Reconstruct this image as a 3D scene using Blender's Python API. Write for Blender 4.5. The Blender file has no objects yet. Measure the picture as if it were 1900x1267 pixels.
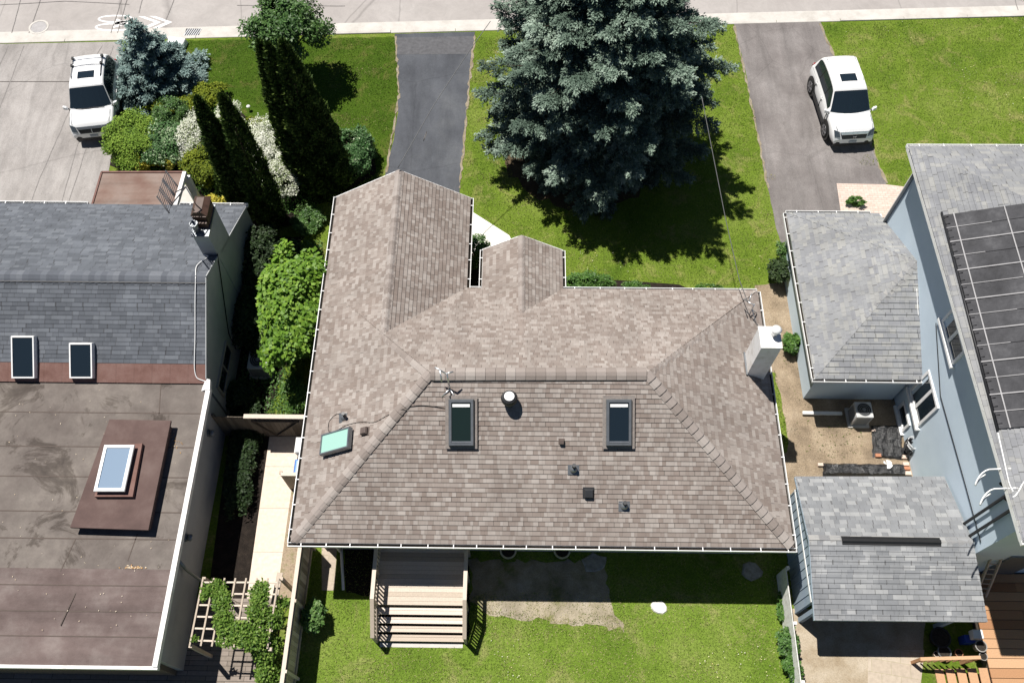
import bpy, bmesh, math, random
import numpy as np
from mathutils import Vector, Matrix
random.seed(7); rng = np.random.default_rng(7)
scene = bpy.context.scene
col = scene.collection
# ------------------------------------------------------------------ camera
F, CX, CY, CH = 1622.0, 950.0, 633.5, 29.0
def _u(v): return v/np.linalg.norm(v)
_dn = _u(np.array([0, 870., F]))
_y = np.array([40, -3018., F]); _y = _u(_y-_dn*(_y@_dn)); _z = -_dn; _x = np.cross(_y, _z)
CR = np.stack([_x, _y, _z])                      # world from camera axes (x right, y down, z forward)
cam_d = bpy.data.cameras.new('camera'); cam = bpy.data.objects.new('camera', cam_d); col.objects.link(cam)
cam_d.sensor_width = 36.0; cam_d.lens = F/1900*36.0; cam_d.clip_start = .1; cam_d.clip_end = 2000
_M = Matrix(((CR[0][0], -CR[0][1], -CR[0][2], 0), (CR[1][0], -CR[1][1], -CR[1][2], 0), (CR[2][0], -CR[2][1], -CR[2][2], CH), (0, 0, 0, 1)))
cam.matrix_world = _M
scene.camera = cam
# ------------------------------------------------------------------ sky and sun
SUN = Vector((-.325, .31, 1.0)).normalized()
w = bpy.data.worlds.new('World'); scene.world = w; w.use_nodes = True
nt = w.node_tree; nt.nodes.clear()
sky = nt.nodes.new('ShaderNodeTexSky'); sky.sky_type = 'NISHITA'; sky.sun_disc = False
sky.altitude = 1500; sky.air_density = .65; sky.dust_density = .4
sky.sun_elevation = math.asin(SUN.z); sky.sun_rotation = math.atan2(SUN.x, SUN.y)
bg = nt.nodes.new('ShaderNodeBackground'); bg.inputs['Strength'].default_value = .05
ow = nt.nodes.new('ShaderNodeOutputWorld')
nt.links.new(sky.outputs[0], bg.inputs[0]); nt.links.new(bg.outputs[0], ow.inputs[0])
sd = bpy.data.lights.new('sun', 'SUN'); sd.energy = 5.0; sd.angle = math.radians(.53); sd.color = (1, .96, .9)
so = bpy.data.objects.new('sun', sd); col.objects.link(so); so.location = (-20, 20, 60)
so.rotation_euler = (-SUN).to_track_quat('-Z', 'Y').to_euler()
scene.view_settings.view_transform = 'Standard'; scene.view_settings.look = 'None'
scene.view_settings.exposure = .45; scene.view_settings.gamma = 1
# ------------------------------------------------------------------ measuring helpers
def at(px, py, z=0.0):
    """point of the place that lies at height z and was measured at this pixel of the survey photo"""
    d = CR@np.array([px-CX, py-CY, F]); t = (z-CH)/d[2]
    return Vector((d[0]*t, d[1]*t, z))
def onp(px, py, p0, n):
    d = Vector(CR@np.array([px-CX, py-CY, F])); C0 = Vector((0, 0, CH))
    t = (p0-C0).dot(n)/d.dot(n)
    return C0+d*t
def zat(b, py):
    lo, hi = 0., 20.
    for _ in range(50):
        m = (lo+hi)/2; q = CR.T@np.array([b[0], b[1], m-CH])
        if CY+F*q[1]/q[2] > py: lo = m
        else: hi = m
    return lo
# ------------------------------------------------------------------ mesh builder
V = Vector
ORG = {}
class MB:
    def __init__(s): s.v = []; s.f = []; s.uv = []; s.t = []; s.sm = []
    def face(s, pts, uv=None, t=.5, sm=False):
        i = len(s.v); s.v += [tuple(p) for p in pts]; s.f.append(tuple(range(i, i+len(pts))))
        s.uv.append(uv if uv else [(0, 0)]*len(pts)); s.t.append(t); s.sm.append(sm)
    def hexa(s, b, t, tint=.5):
        "b: four bottom corners, t: four top corners, counter-clockwise from above"
        i = len(s.v); s.v += [tuple(p) for p in list(b)+list(t)]
        for q in ((3, 2, 1, 0), (4, 5, 6, 7), (0, 1, 5, 4), (1, 2, 6, 5), (2, 3, 7, 6), (3, 0, 4, 7)):
            s.f.append(tuple(i+k for k in q)); s.uv.append([(0, 0), (1, 0), (1, 1), (0, 1)]); s.t.append(tint); s.sm.append(False)
    def box(s, x0, x1, y0, y1, z0, z1, tint=.5):
        s.hexa([(x0, y0, z0), (x1, y0, z0), (x1, y1, z0), (x0, y1, z0)], [(x0, y0, z1), (x1, y0, z1), (x1, y1, z1), (x0, y1, z1)], tint)
    def bar(s, p, q, w, h, up=V((0, 0, 1)), tint=.5):
        p = V(p); q = V(q); d = (q-p).normalized(); sd = d.cross(up)
        if sd.length < 1e-4: sd = d.cross(V((1, 0, 0)))
        sd.normalize(); u = sd.cross(d).normalized(); a = sd*w/2; b = u*h/2
        s.hexa([p-a-b, p+a-b, q+a-b, q-a-b], [p-a+b, p+a+b, q+a+b, q-a+b], tint)
    def tube(s, pts, r, n=8, caps=True, tint=.5):
        pts = [V(p) for p in pts]; rr = r if isinstance(r, (list, tuple)) else [r]*len(pts)
        base = len(s.v); prev = None
        for k, p in enumerate(pts):
            d = (pts[min(k+1, len(pts)-1)]-pts[max(k-1, 0)]).normalized()
            if prev is None:
                a = d.cross(V((0, 0, 1)));
                if a.length < 1e-3: a = d.cross(V((1, 0, 0)))
            else: a = prev-d*prev.dot(d)
            a.normalize(); prev = a; b = d.cross(a)
            for j in range(n):
                t = 2*math.pi*j/n; s.v.append(tuple(p+(a*math.cos(t)+b*math.sin(t))*rr[k]))
        for k in range(len(pts)-1):
            for j in range(n):
                j2 = (j+1) % n
                s.f.append((base+k*n+j, base+k*n+j2, base+(k+1)*n+j2, base+(k+1)*n+j)); s.uv.append([(0, 0)]*4); s.t.append(tint); s.sm.append(True)
        if caps:
            s.f.append(tuple(base+j for j in reversed(range(n)))); s.uv.append([(0, 0)]*n); s.t.append(tint); s.sm.append(False)
            e = base+(len(pts)-1)*n; s.f.append(tuple(e+j for j in range(n))); s.uv.append([(0, 0)]*n); s.t.append(tint); s.sm.append(False)
    def prism(s, poly, z0, z1, tint=.5):
        "poly counter-clockwise list of (x,y)"
        if sum(poly[i][0]*poly[(i+1) % len(poly)][1]-poly[(i+1) % len(poly)][0]*poly[i][1] for i in range(len(poly))) < 0: poly = poly[::-1]
        s.face([(p[0], p[1], z1) for p in poly], t=tint)
        s.face([(p[0], p[1], z0) for p in poly[::-1]], t=tint)
        for i in range(len(poly)):
            a = poly[i]; b = poly[(i+1) % len(poly)]
            s.face([(a[0], a[1], z0), (b[0], b[1], z0), (b[0], b[1], z1), (a[0], a[1], z1)], t=tint)
    def build(s, name, mat, parent=None, local=False, bevel=0, subsurf=0, smooth=False):
        me = bpy.data.meshes.new(name)
        L = V((0, 0, 0)) if (local or parent is None) else ORG.get(parent.name, V((0, 0, 0)))
        me.from_pydata([(a[0]-L[0], a[1]-L[1], a[2]-L[2]) for a in s.v], [], s.f)
        uvl = me.uv_layers.new(name='UVMap'); flat = [c for u in s.uv for p in u for c in p]
        if len(flat) == 2*len(me.loops): uvl.data.foreach_set('uv', flat)
        at_ = me.attributes.new('tint', 'FLOAT', 'FACE'); at_.data.foreach_set('value', s.t)
        if smooth: me.polygons.foreach_set('use_smooth', [True]*len(me.polygons))
        elif any(s.sm): me.polygons.foreach_set('use_smooth', s.sm)
        me.materials.append(mat); me.update()
        o = bpy.data.objects.new(name, me); col.objects.link(o)
        if parent is not None: o.parent = parent; ORG[o.name] = ORG.get(parent.name, V((0, 0, 0)))
        if subsurf:
            bm = bmesh.new(); bm.from_mesh(me); bmesh.ops.remove_doubles(bm, verts=bm.verts, dist=.0005); bm.to_mesh(me); bm.free()
            m = o.modifiers.new('s', 'SUBSURF'); m.levels = m.render_levels = subsurf
        if bevel:
            m = o.modifiers.new('b', 'BEVEL'); m.width = bevel; m.segments = 2; m.limit_method = 'ANGLE'
        return o
def tag(o, label, cat, group=None, kind=None):
    o['label'] = label; o['category'] = cat
    if group: o['group'] = group
    if kind: o['kind'] = kind
    return o
def thing(name, loc, label, cat, group=None, rz=0):
    o = bpy.data.objects.new(name, None); col.objects.link(o); o.location = loc; o.rotation_euler = (0, 0, rz); o.empty_display_size = .3
    ORG[o.name] = V(loc); return tag(o, label, cat, group)
def struct(o): o['kind'] = 'structure'; return o
# ------------------------------------------------------------------ materials
def newmat(name, rough=.8, spec=.3, metal=0):
    m = bpy.data.materials.new(name); m.use_nodes = True; n = m.node_tree; b = n.nodes['Principled BSDF']
    b.inputs['Roughness'].default_value = rough; b.inputs['Specular IOR Level'].default_value = spec; b.inputs['Metallic'].default_value = metal
    return m, n, b
def N(n, t, **k):
    x = n.nodes.new(t)
    for a, v in k.items():
        if a in x.inputs: x.inputs[a].default_value = v
        else: setattr(x, a, v)
    return x
def ramp(n, fac, stops, interp='LINEAR'):
    r = n.nodes.new('ShaderNodeValToRGB'); r.color_ramp.interpolation = interp; e = r.color_ramp.elements
    while len(e) < len(stops): e.new(.5)
    for k, (p, c) in enumerate(stops): e[k].position = p; e[k].color = (*c, 1)
    n.links.new(fac, r.inputs['Fac']); return r.outputs['Color']
def mixc(n, a, b, fac, mode='MIX'):
    x = n.nodes.new('ShaderNodeMix'); x.data_type = 'RGBA'; x.blend_type = mode
    for k, s in ((6, a), (7, b)):
        if isinstance(s, tuple): x.inputs[k].default_value = (*s, 1)
        else: n.links.new(s, x.inputs[k])
    if isinstance(fac, float): x.inputs[0].default_value = fac
    else: n.links.new(fac, x.inputs[0])
    return x.outputs[2]
def noise(n, scale, detail=4, vec=None, rough=.6, dist=0.):
    x = N(n, 'ShaderNodeTexNoise', Scale=scale, Detail=detail, Roughness=rough, Distortion=dist)
    if vec is None: vec = n.nodes.new('ShaderNodeTexCoord').outputs['Object']
    n.links.new(vec, x.inputs['Vector']); return x.outputs['Fac']
def bump(n, b, h, strength=.3, dist=.02):
    x = N(n, 'ShaderNodeBump', Strength=strength, Distance=dist); n.links.new(h, x.inputs['Height']); n.links.new(x.outputs[0], b.inputs['Normal'])
def plain(name, c, rough=.7, spec=.3, metal=0, var=.12, scale=6.):
    m, n, b = newmat(name, rough, spec, metal)
    f = noise(n, scale, 5)
    lo = tuple(x*(1-var) for x in c); hi = tuple(min(1, x*(1+var)) for x in c)
    n.links.new(ramp(n, f, [(.3, lo), (.7, hi)]), b.inputs['Base Color']); return m
def patchy(name, cols, scale, rough=.9, fine=60., finea=.25, bumps=.3, bdist=.02, spec=.2, streak=None, cracks=0.):
    "ground: three colours mixed by a large noise, with a fine grain on top"
    m, n, b = newmat(name, rough, spec)
    c = ramp(n, noise(n, scale, 6, rough=.65), [(.3+.4*i/(len(cols)-1), q) for i, q in enumerate(cols)])
    g = noise(n, fine, 3)
    c2 = mixc(n, c, ramp(n, g, [(.25, (.25, .25, .25)), (.75, (.75, .75, .75))]), finea, 'OVERLAY')
    tc = n.nodes.new('ShaderNodeTexCoord').outputs['Object']
    if streak:
        mp = N(n, 'ShaderNodeMapping'); mp.inputs['Scale'].default_value = streak; n.links.new(tc, mp.inputs['Vector'])
        c2 = mixc(n, c2, ramp(n, noise(n, 1.0, 7, mp.outputs[0], .68, .4), [(.32, (.3, .3, .3)), (.5, (.5, .5, .5)), (.7, (.68, .68, .68))]), .55, 'OVERLAY')
        c2 = mixc(n, c2, ramp(n, noise(n, 1.7, 8, tc, .75, 1.2), [(.6, (1, 1, 1)), (.72, (.62, .61, .6))]), .6, 'MULTIPLY')
    if cracks:
        wv = N(n, 'ShaderNodeTexNoise', Scale=1.3, Detail=6); n.links.new(tc, wv.inputs[0]); mx = N(n, 'ShaderNodeMix', data_type='VECTOR'); mx.inputs[0].default_value = .2
        n.links.new(tc, mx.inputs[4]); n.links.new(wv.outputs['Color'], mx.inputs[5]); vo = N(n, 'ShaderNodeTexVoronoi', feature='DISTANCE_TO_EDGE', Scale=cracks); n.links.new(mx.outputs[1], vo.inputs['Vector'])
        c2 = mixc(n, c2, ramp(n, vo.outputs['Distance'], [(.002, (.5, .5, .5)), (.008, (1, 1, 1))]), .28, 'MULTIPLY')
    n.links.new(c2, b.inputs['Base Color']); bump(n, b, g, bumps, bdist); return m
def tinted(name, stops, rough=.7, spec=.25, trans=0., fine=None):
    "colour per leaf / board / tile from the face attribute tint"
    m, n, b = newmat(name, rough, spec)
    a = N(n, 'ShaderNodeAttribute', attribute_name='tint')
    c = ramp(n, a.outputs['Fac'], stops)
    if fine: c = mixc(n, c, ramp(n, noise(n, fine, 4), [(.25, (.3, .3, .3)), (.75, (.7, .7, .7))]), .35, 'OVERLAY')
    n.links.new(c, b.inputs['Base Color'])
    if trans:
        t = n.nodes.new('ShaderNodeBsdfTranslucent'); n.links.new(c, t.inputs['Color'])
        x = n.nodes.new('ShaderNodeMixShader'); x.inputs[0].default_value = trans
        n.links.new(b.outputs[0], x.inputs[1]); n.links.new(t.outputs[0], x.inputs[2]); n.links.new(x.outputs[0], n.nodes['Material Output'].inputs[0])
    return m
def shingle(name, stops, wtab=.17, course=.143, weather=(.82, 1.1), wscale=.5):
    m, n, b = newmat(name, .95, .12)
    uv = n.nodes.new('ShaderNodeUVMap').outputs[0]
    sp = n.nodes.new('ShaderNodeSeparateXYZ'); n.links.new(uv, sp.inputs[0])
    def math_(op, a, bb=None):
        x = n.nodes.new('ShaderNodeMath'); x.operation = op
        for i, s in enumerate((a, bb)):
            if s is None: continue
            if isinstance(s, (int, float)): x.inputs[i].default_value = s
            else: n.links.new(s, x.inputs[i])
        return x.outputs[0]
    row = math_('FLOOR', math_('DIVIDE', sp.outputs[1], course))
    wn = N(n, 'ShaderNodeTexWhiteNoise', noise_dimensions='1D'); n.links.new(row, wn.inputs['W'])
    uu = math_('ADD', math_('DIVIDE', sp.outputs[0], wtab), math_('MULTIPLY', wn.outputs['Value'], 37.3))
    # wobble the tab widths
    s1 = math_('MULTIPLY', math_('SINE', math_('ADD', math_('MULTIPLY', uu, 2.1), math_('MULTIPLY', row, 1.7))), .33)
    uc = math_('FLOOR', math_('ADD', uu, s1))
    cb = n.nodes.new('ShaderNodeCombineXYZ'); n.links.new(uc, cb.inputs[0]); n.links.new(row, cb.inputs[1])
    w2 = N(n, 'ShaderNodeTexWhiteNoise', noise_dimensions='2D'); n.links.new(cb.outputs[0], w2.inputs['Vector'])
    c = ramp(n, w2.outputs['Value'], stops)
    big = noise(n, wscale, 5)
    c = mixc(n, c, ramp(n, big, [(.3, (weather[0],)*3), (.7, (weather[1],)*3)]), 1.0, 'MULTIPLY')
    gr = noise(n, 90, 2)
    c = mixc(n, c, ramp(n, gr, [(.25, (.3, .3, .3)), (.75, (.7, .7, .7))]), .3, 'OVERLAY')
    mp = N(n, 'ShaderNodeMapping'); mp.inputs['Scale'].default_value = (2.2, .25, 1); n.links.new(uv, mp.inputs['Vector'])
    c = mixc(n, c, ramp(n, noise(n, 1.0, 6, mp.outputs[0], .6), [(.3, (.4, .4, .4)), (.7, (.6, .6, .6))]), .45, 'OVERLAY')
    # dark joints between tabs
    fr = math_('FRACT', math_('ADD', uu, s1)); j = math_('LESS_THAN', fr, .05)
    c = mixc(n, c, (.03, .027, .025), math_('MULTIPLY', j, .55))
    n.links.new(c, b.inputs['Base Color'])
    bump(n, b, math_('ADD', math_('MULTIPLY', w2.outputs['Value'], .6), math_('MULTIPLY', gr, .5)), .5, .008)
    return m
M = {}
M['shingle_brown'] = shingle('brown_shingle', [(0, (.208, .17, .149)), (.3, (.242, .204, .182)), (.55, (.27, .233, .209)), (.8, (.3, .264, .239)), (1, (.338, .303, .277))], weather=(.88, 1.08), wtab=.15)
M['shingle_blue'] = shingle('slate_shingle', [(0, (.092, .1, .114)), (.35, (.108, .117, .133)), (.65, (.122, .132, .15)), (1, (.143, .154, .172))], wtab=.3, weather=(.85, 1.15), wscale=.9)
M['shingle_grey'] = shingle('grey_shingle', [(0, (.21, .215, .228)), (.3, (.232, .237, .247)), (.6, (.252, .257, .263)), (.85, (.274, .275, .27)), (1, (.3, .3, .29))], wtab=.24, wscale=.8, weather=(.84, 1.12))
M['shingle_pale'] = shingle('pale_shingle', [(0, (.195, .202, .212)), (.4, (.222, .229, .238)), (.7, (.245, .251, .258)), (.86, (.29, .295, .3)), (1, (.33, .335, .335))], wtab=.26, wscale=1.0)
M['cap_brown'] = tinted('brown_cap', [(0, (.22, .187, .168)), (.5, (.28, .243, .222)), (1, (.34, .305, .28))], .95, .1, fine=60)
M['cap_blue'] = tinted('slate_cap', [(0, (.1, .108, .125)), (.5, (.125, .135, .155)), (1, (.155, .165, .185))], .95, .1, fine=60)
M['cap_grey'] = tinted('grey_cap', [(0, (.2, .2, .205)), (.5, (.25, .25, .25)), (1, (.31, .305, .295))], .95, .1, fine=60)
M['white'] = plain('white_paint', (.78, .78, .77), .45, .4, var=.06)
M['white_wood'] = patchy('weathered_white_wood', [(.5, .48, .44), (.7, .69, .66), (.76, .75, .73)], 5., bumps=.15)
M['trim'] = patchy('white_trim_stained', [(.6, .58, .54), (.76, .75, .73), (.8, .8, .79)], 3., finea=.15, bumps=.1)
M['debris'] = plain('leaf_litter', (.035, .03, .025), .95, .1, var=.5, scale=20)  # dark soil tone, also painted as shade inside the gutters
M['stucco'] = patchy('grey_stucco', [(.33, .34, .345), (.37, .38, .385), (.41, .418, .42)], 1.2, fine=40, finea=.15, bumps=.25, bdist=.01)
M['beige'] = patchy('beige_siding', [(.3, .27, .23), (.36, .33, .29)], 2., bumps=.1)
M['bluewall'] = patchy('pale_blue_stucco', [(.52, .615, .69), (.55, .645, .72), (.58, .675, .75)], .8, fine=30, finea=.08, bumps=.15, bdist=.006)
M['bluesiding'] = patchy('blue_siding', [(.3, .37, .44), (.36, .43, .5)], 2., fine=30, finea=.1, bumps=.1)
M['dark'] = plain('black_metal', (.02, .02, .022), .5, .4, var=.3)
M['rubber'] = plain('black_rubber', (.016, .016, .016), .85, .2, var=.3)
M['greymetal'] = plain('grey_metal', (.22, .235, .25), .35, .5, .6)
M['alu'] = plain('aluminium', (.6, .61, .62), .35, .5, .8)
M['white_pvc'] = plain('white_plastic', (.75, .75, .74), .4, .4, var=.04)
M['concrete'] = patchy('concrete', [(.42, .395, .36), (.5, .475, .44), (.56, .535, .5)], 1.5, bumps=.15, bdist=.01, finea=.15)
M['mulch'] = patchy('mulch', [(.012, .009, .007), (.02, .015, .012), (.035, .026, .02)], 4., fine=45, finea=.6, bumps=.8, bdist=.05)
M['dirt'] = patchy('bare_soil', [(.18, .138, .095), (.29, .225, .155), (.38, .305, .22)], 1.0, fine=24, finea=.6, bumps=.9, bdist=.05, streak=(1.2, .8, 1))
M['cedar'] = tinted('cedar_boards', [(0, (.3, .15, .075)), (.5, (.4, .22, .115)), (1, (.5, .31, .18))], .75, .2, fine=30)
M['oldwood'] = tinted('weathered_wood', [(0, (.3, .25, .195)), (.5, (.48, .405, .33)), (1, (.66, .58, .5))], .85, .2, fine=30)
M['darkwood'] = tinted('dark_weathered_wood', [(0, (.11, .09, .07)), (.5, (.15, .125, .1)), (1, (.2, .17, .135))], .85, .2, fine=30)
M['bark'] = plain('bark', (.07, .052, .04), .95, .1, var=.4, scale=20)
M['brickred'] = patchy('red_brown_membrane', [(.14, .075, .062), (.175, .1, .085), (.2, .125, .108)], 2.5, fine=40, finea=.2, bumps=.15)
M['brownmem'] = patchy('brown_membrane', [(.105, .078, .072), (.135, .103, .096), (.18, .148, .137)], 1.2, fine=50, finea=.2, bumps=.15, bdist=.01, streak=(.25, 1.2, 1))
M['copper'] = patchy('brown_sheet_roof', [(.17, .105, .085), (.21, .15, .125), (.25, .2, .175)], .9, fine=50, finea=.15, bumps=.1, streak=(.15, 1.6, 1))
def glass(name, c, rough=.06, spec=.5):
    m, n, b = newmat(name, rough, spec); b.inputs['Base Color'].default_value = (*c, 1); return m
M['glass'] = glass('dark_glass', (.012, .02, .028), .05, .7)
M['glass_green'] = glass('dark_green_glass', (.012, .022, .02), .12)
M['carpaint'], _n, _b = newmat('white_car_paint', .22, .5); _b.inputs['Base Color'].default_value = (.8, .8, .8, 1); _b.inputs['Coat Weight'].default_value = .6
_f = noise(_n, 30, 3); _n.links.new(ramp(_n, _f, [(.3, (.78, .78, .78)), (.7, (.82, .82, .82))]), _b.inputs['Base Color'])
M['carblack'] = plain('black_trim', (.015, .015, .016), .4, .4)
M['chrome'] = plain('chrome', (.6, .61, .63), .2, .5, .9)
# ================================================================== SETTING
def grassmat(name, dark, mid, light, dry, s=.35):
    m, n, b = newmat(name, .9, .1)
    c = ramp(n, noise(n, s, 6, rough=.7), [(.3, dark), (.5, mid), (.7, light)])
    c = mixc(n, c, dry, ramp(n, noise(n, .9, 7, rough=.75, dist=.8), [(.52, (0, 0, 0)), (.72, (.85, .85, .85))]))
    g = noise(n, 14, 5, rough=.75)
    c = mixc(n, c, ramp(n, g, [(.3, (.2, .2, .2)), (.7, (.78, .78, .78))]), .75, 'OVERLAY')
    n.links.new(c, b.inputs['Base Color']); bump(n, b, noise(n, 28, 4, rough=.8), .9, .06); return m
M['grass'] = grassmat('lawn', (.08, .14, .014), (.14, .21, .024), (.2, .255, .05), (.32, .28, .115))
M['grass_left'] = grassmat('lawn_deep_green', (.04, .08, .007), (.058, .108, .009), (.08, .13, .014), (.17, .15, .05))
M['grass_rear'] = grassmat('lawn_rear', (.1, .175, .018), (.165, .25, .034), (.23, .295, .065), (.35, .32, .14))
M['blade'] = tinted('grass_blades', [(0, (.055, .11, .014)), (.4, (.13, .205, .028)), (.7, (.245, .3, .08)), (1, (.45, .41, .2))], .8, .15, trans=.2)
m, n, b = newmat('asphalt_road', .9, .2)
c_ = ramp(n, noise(n, .25, 6, rough=.65), [(.3, (.32, .295, .28)), (.7, (.385, .36, .343))])
c_ = mixc(n, c_, ramp(n, noise(n, 1.3, 8, rough=.8, dist=1.), [(.35, (.4, .4, .4)), (.6, (.55, .55, .55))]), .5, 'OVERLAY')
vor = N(n, 'ShaderNodeTexVoronoi', feature='DISTANCE_TO_EDGE', Scale=.22)
tc = n.nodes.new('ShaderNodeTexCoord'); mx = N(n, 'ShaderNodeMix', data_type='VECTOR'); nz = N(n, 'ShaderNodeTexNoise', Scale=.8, Detail=6)
n.links.new(tc.outputs['Object'], nz.inputs[0]); mx.inputs[0].default_value = .12
n.links.new(tc.outputs['Object'], mx.inputs[4]); n.links.new(nz.outputs['Color'], mx.inputs[5]); n.links.new(mx.outputs[1], vor.inputs['Vector'])
ck = ramp(n, vor.outputs['Distance'], [(.0015, (.5, .5, .5)), (.006, (1, 1, 1))])
c_ = mixc(n, c_, ck, .55, 'MULTIPLY')
n.links.new(c_, b.inputs['Base Color']); bump(n, b, noise(n, 60, 2), .3, .01); M['road'] = m
M['drive_conc'] = patchy('worn_concrete', [(.235, .218, .207), (.3, .28, .267), (.345, .325, .312)], .45, fine=22, finea=.3, bumps=.2, bdist=.01, streak=(1.6, .35, 1), cracks=.22)
M['asphalt_new'] = patchy('sealed_asphalt', [(.062, .066, .076), (.078, .083, .094), (.105, .11, .119)], .5, fine=40, finea=.35, bumps=.35, bdist=.01, streak=(1.2, .3, 1), cracks=.3)
M['asphalt_old'] = patchy('old_asphalt', [(.14, .125, .121), (.18, .164, .158), (.23, .212, .205)], .5, fine=30, finea=.45, bumps=.4, bdist=.01, streak=(1.5, .25, 1), cracks=.35)
def pavers(name, c1, c2, mort, bw, bh, rot=0.):
    m, n, b = newmat(name, .9, .2)
    tc = n.nodes.new('ShaderNodeTexCoord'); mp = N(n, 'ShaderNodeMapping'); mp.inputs['Rotation'].default_value[2] = rot
    n.links.new(tc.outputs['Object'], mp.inputs['Vector'])
    bt = N(n, 'ShaderNodeTexBrick', Scale=1.0); bt.inputs['Brick Width'].default_value = bw; bt.inputs['Row Height'].default_value = bh; bt.inputs['Mortar Size'].default_value = .008
    bt.inputs['Color1'].default_value = (*c1, 1); bt.inputs['Color2'].default_value = (*c2, 1); bt.inputs['Mortar'].default_value = (*mort, 1)
    n.links.new(mp.outputs[0], bt.inputs['Vector'])
    c = mixc(n, bt.outputs['Color'], ramp(n, noise(n, 8, 5), [(.3, (.35, .35, .35)), (.7, (.65, .65, .65))]), .4, 'OVERLAY')
    n.links.new(c, b.inputs['Base Color']); bump(n, b, bt.outputs['Fac'], -.4, .01); return m
M['paver_pink'] = pavers('pink_pavers', (.52, .41, .35), (.58, .475, .415), (.4, .31, .26), .22, .11)
M['paver_tan'] = pavers('tan_flagstones', (.4, .335, .265), (.44, .375, .3), (.33, .29, .2), .6, .4, .15)
M['paver_path'] = pavers('pale_paving', (.6, .5, .41), (.64, .55, .46), (.3, .24, .2), 6., 1.5)

def px(*p): return [tuple(at(a, b))[:2] for a, b in p]
def sheet(name, poly, mat, z, kind='structure'):
    mb = MB(); poly = list(poly)
    if sum(poly[i][0]*poly[(i+1) % len(poly)][1]-poly[(i+1) % len(poly)][0]*poly[i][1] for i in range(len(poly))) < 0: poly = poly[::-1]
    mb.face([(a, b, z) for a, b in poly]); o = mb.build(name, mat); o['kind'] = kind; return o
def wob(poly, amp=.03, step=.25, seed=1):
    "gives an outline a slightly ragged edge"
    r = random.Random(seed); out = []
    for i in range(len(poly)):
        a = V((*poly[i], 0)); b_ = V((*poly[(i+1) % len(poly)], 0)); k = max(1, int((b_-a).length/step))
        for j in range(k):
            p = a.lerp(b_, j/k); out.append((p.x+r.uniform(-amp, amp), p.y+r.uniform(-amp, amp)))
    return out
sheet('ground', [(-300, -300), (300, -300), (300, 300), (-300, 300)], M['grass'], 0)
def curb_y(x): return 30.82+.0485*(x+23.95)
sheet('road', [(-90, curb_y(-90)+.75), (90, curb_y(90)+.75), (90, curb_y(90)+10.5), (-90, curb_y(-90)+10.5)], M['road'], .004)
sheet('curb_pan', [(-90, curb_y(-90)+.2), (90, curb_y(90)+.2), (90, curb_y(90)+.75), (-90, curb_y(-90)+.75)], M['concrete'], .008)
mb = MB()   # kerb, dropped in front of the driveways
drops = [(-40, -14.3), (-6.1, -1.9), (9.6, 14.3)]
x = -60.
rk = random.Random(3)
while x < 60:
    x2 = x+3.0
    segs = [(x, x2)]
    for a, b_ in segs:
        h = .03 if any(a+.3 < d1 and b_-.3 > d0 for d0, d1 in drops) else .055
        y0, y1 = curb_y(a+.006), curb_y(b_-.006)
        mb.hexa([(a+.006, y0, 0), (b_-.006, y1, 0), (b_-.006, y1+.2, 0), (a+.006, y0+.2, 0)], [(a+.006, y0+.02, h), (b_-.006, y1+.02, h), (b_-.006, y1+.19, h), (a+.006, y0+.19, h)])
    x = x2
struct(mb.build('kerb', M['concrete'], bevel=.02))
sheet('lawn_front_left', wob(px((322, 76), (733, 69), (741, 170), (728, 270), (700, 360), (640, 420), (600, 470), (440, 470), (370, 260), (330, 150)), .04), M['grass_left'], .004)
sheet('concrete_driveway', [(-40, curb_y(-40)+.1), tuple(at(226, 78))[:2], tuple(at(222, 200))[:2], tuple(at(200, 330))[:2], tuple(at(180, 400))[:2], (-40, 20.2)], M['drive_conc'], .012)
mb = MB()
for (a, b_) in (((0, 153), (150, 153)),):
    p, q = at(-300, 152, .0135), at(222, 152, .0135); mb.bar(p, q, .035, .003)
struct(mb.build('driveway_joint', M['debris']))
DRIVE = px((732, 64), (738, 130), (741, 170), (737, 220), (728, 270), (716, 320), (690, 420), (845, 420), (853, 350), (860, 270), (866, 200), (870, 160), (876, 100), (881, 60))
sheet('asphalt_driveway', wob(DRIVE, .025, .3, 5), M['asphalt_new'], .012)
DRIVE2 = px((1361, 44), (1380, 120), (1400, 220), (1420, 330), (1447, 450), (1500, 450), (1665, 410), (1644, 340), (1592, 205), (1545, 95), (1520, 38))
sheet('worn_driveway', wob(DRIVE2, .03, .3, 6), M['asphalt_old'], .012)
mb = MB()   # dropped apron strip at the road end of the sealed driveway
sheet('driveway_apron', px((735, 95), (737, 102), (874, 101), (880, 68), (733, 71)), plain('apron_asphalt', (.1, .1, .106), .9, .2, var=.2), .016)
# gravel and soil along the driveway edges
for i, (a, b_, wd) in enumerate([((733, 69), (741, 175), .1), ((881, 66), (866, 200), .12), ((866, 200), (853, 350), .1), ((1362, 50), (1400, 220), .09), ((1400, 220), (1425, 350), .1), ((1521, 45), (1592, 205), .1), ((1592, 205), (1644, 340), .1), ((741, 175), (716, 320), .07)]):
    p, q = at(*a), at(*b_); d = (q-p).normalized(); sd_ = V((-d.y, d.x, 0)); wd *= .55
    L = [(p+sd_*wd*.7)[:2], (q+sd_*wd*.7)[:2], (q-sd_*wd*.7)[:2], (p-sd_*wd*.7)[:2]]
    sheet('edge_gravel', wob([tuple(z) for z in L], .05, .2, 20+i), M['edge'] if 'edge' in M else M.setdefault('edge', patchy('edge_gravel', [(.16, .13, .08), (.25, .21, .15), (.32, .28, .22)], 3, fine=25, finea=.5)), .02)
sheet('paver_walk', px((1552, 341), (1645, 343), (1700, 350), (1700, 400), (1562, 410)), M['paver_pink'], .02)
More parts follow.
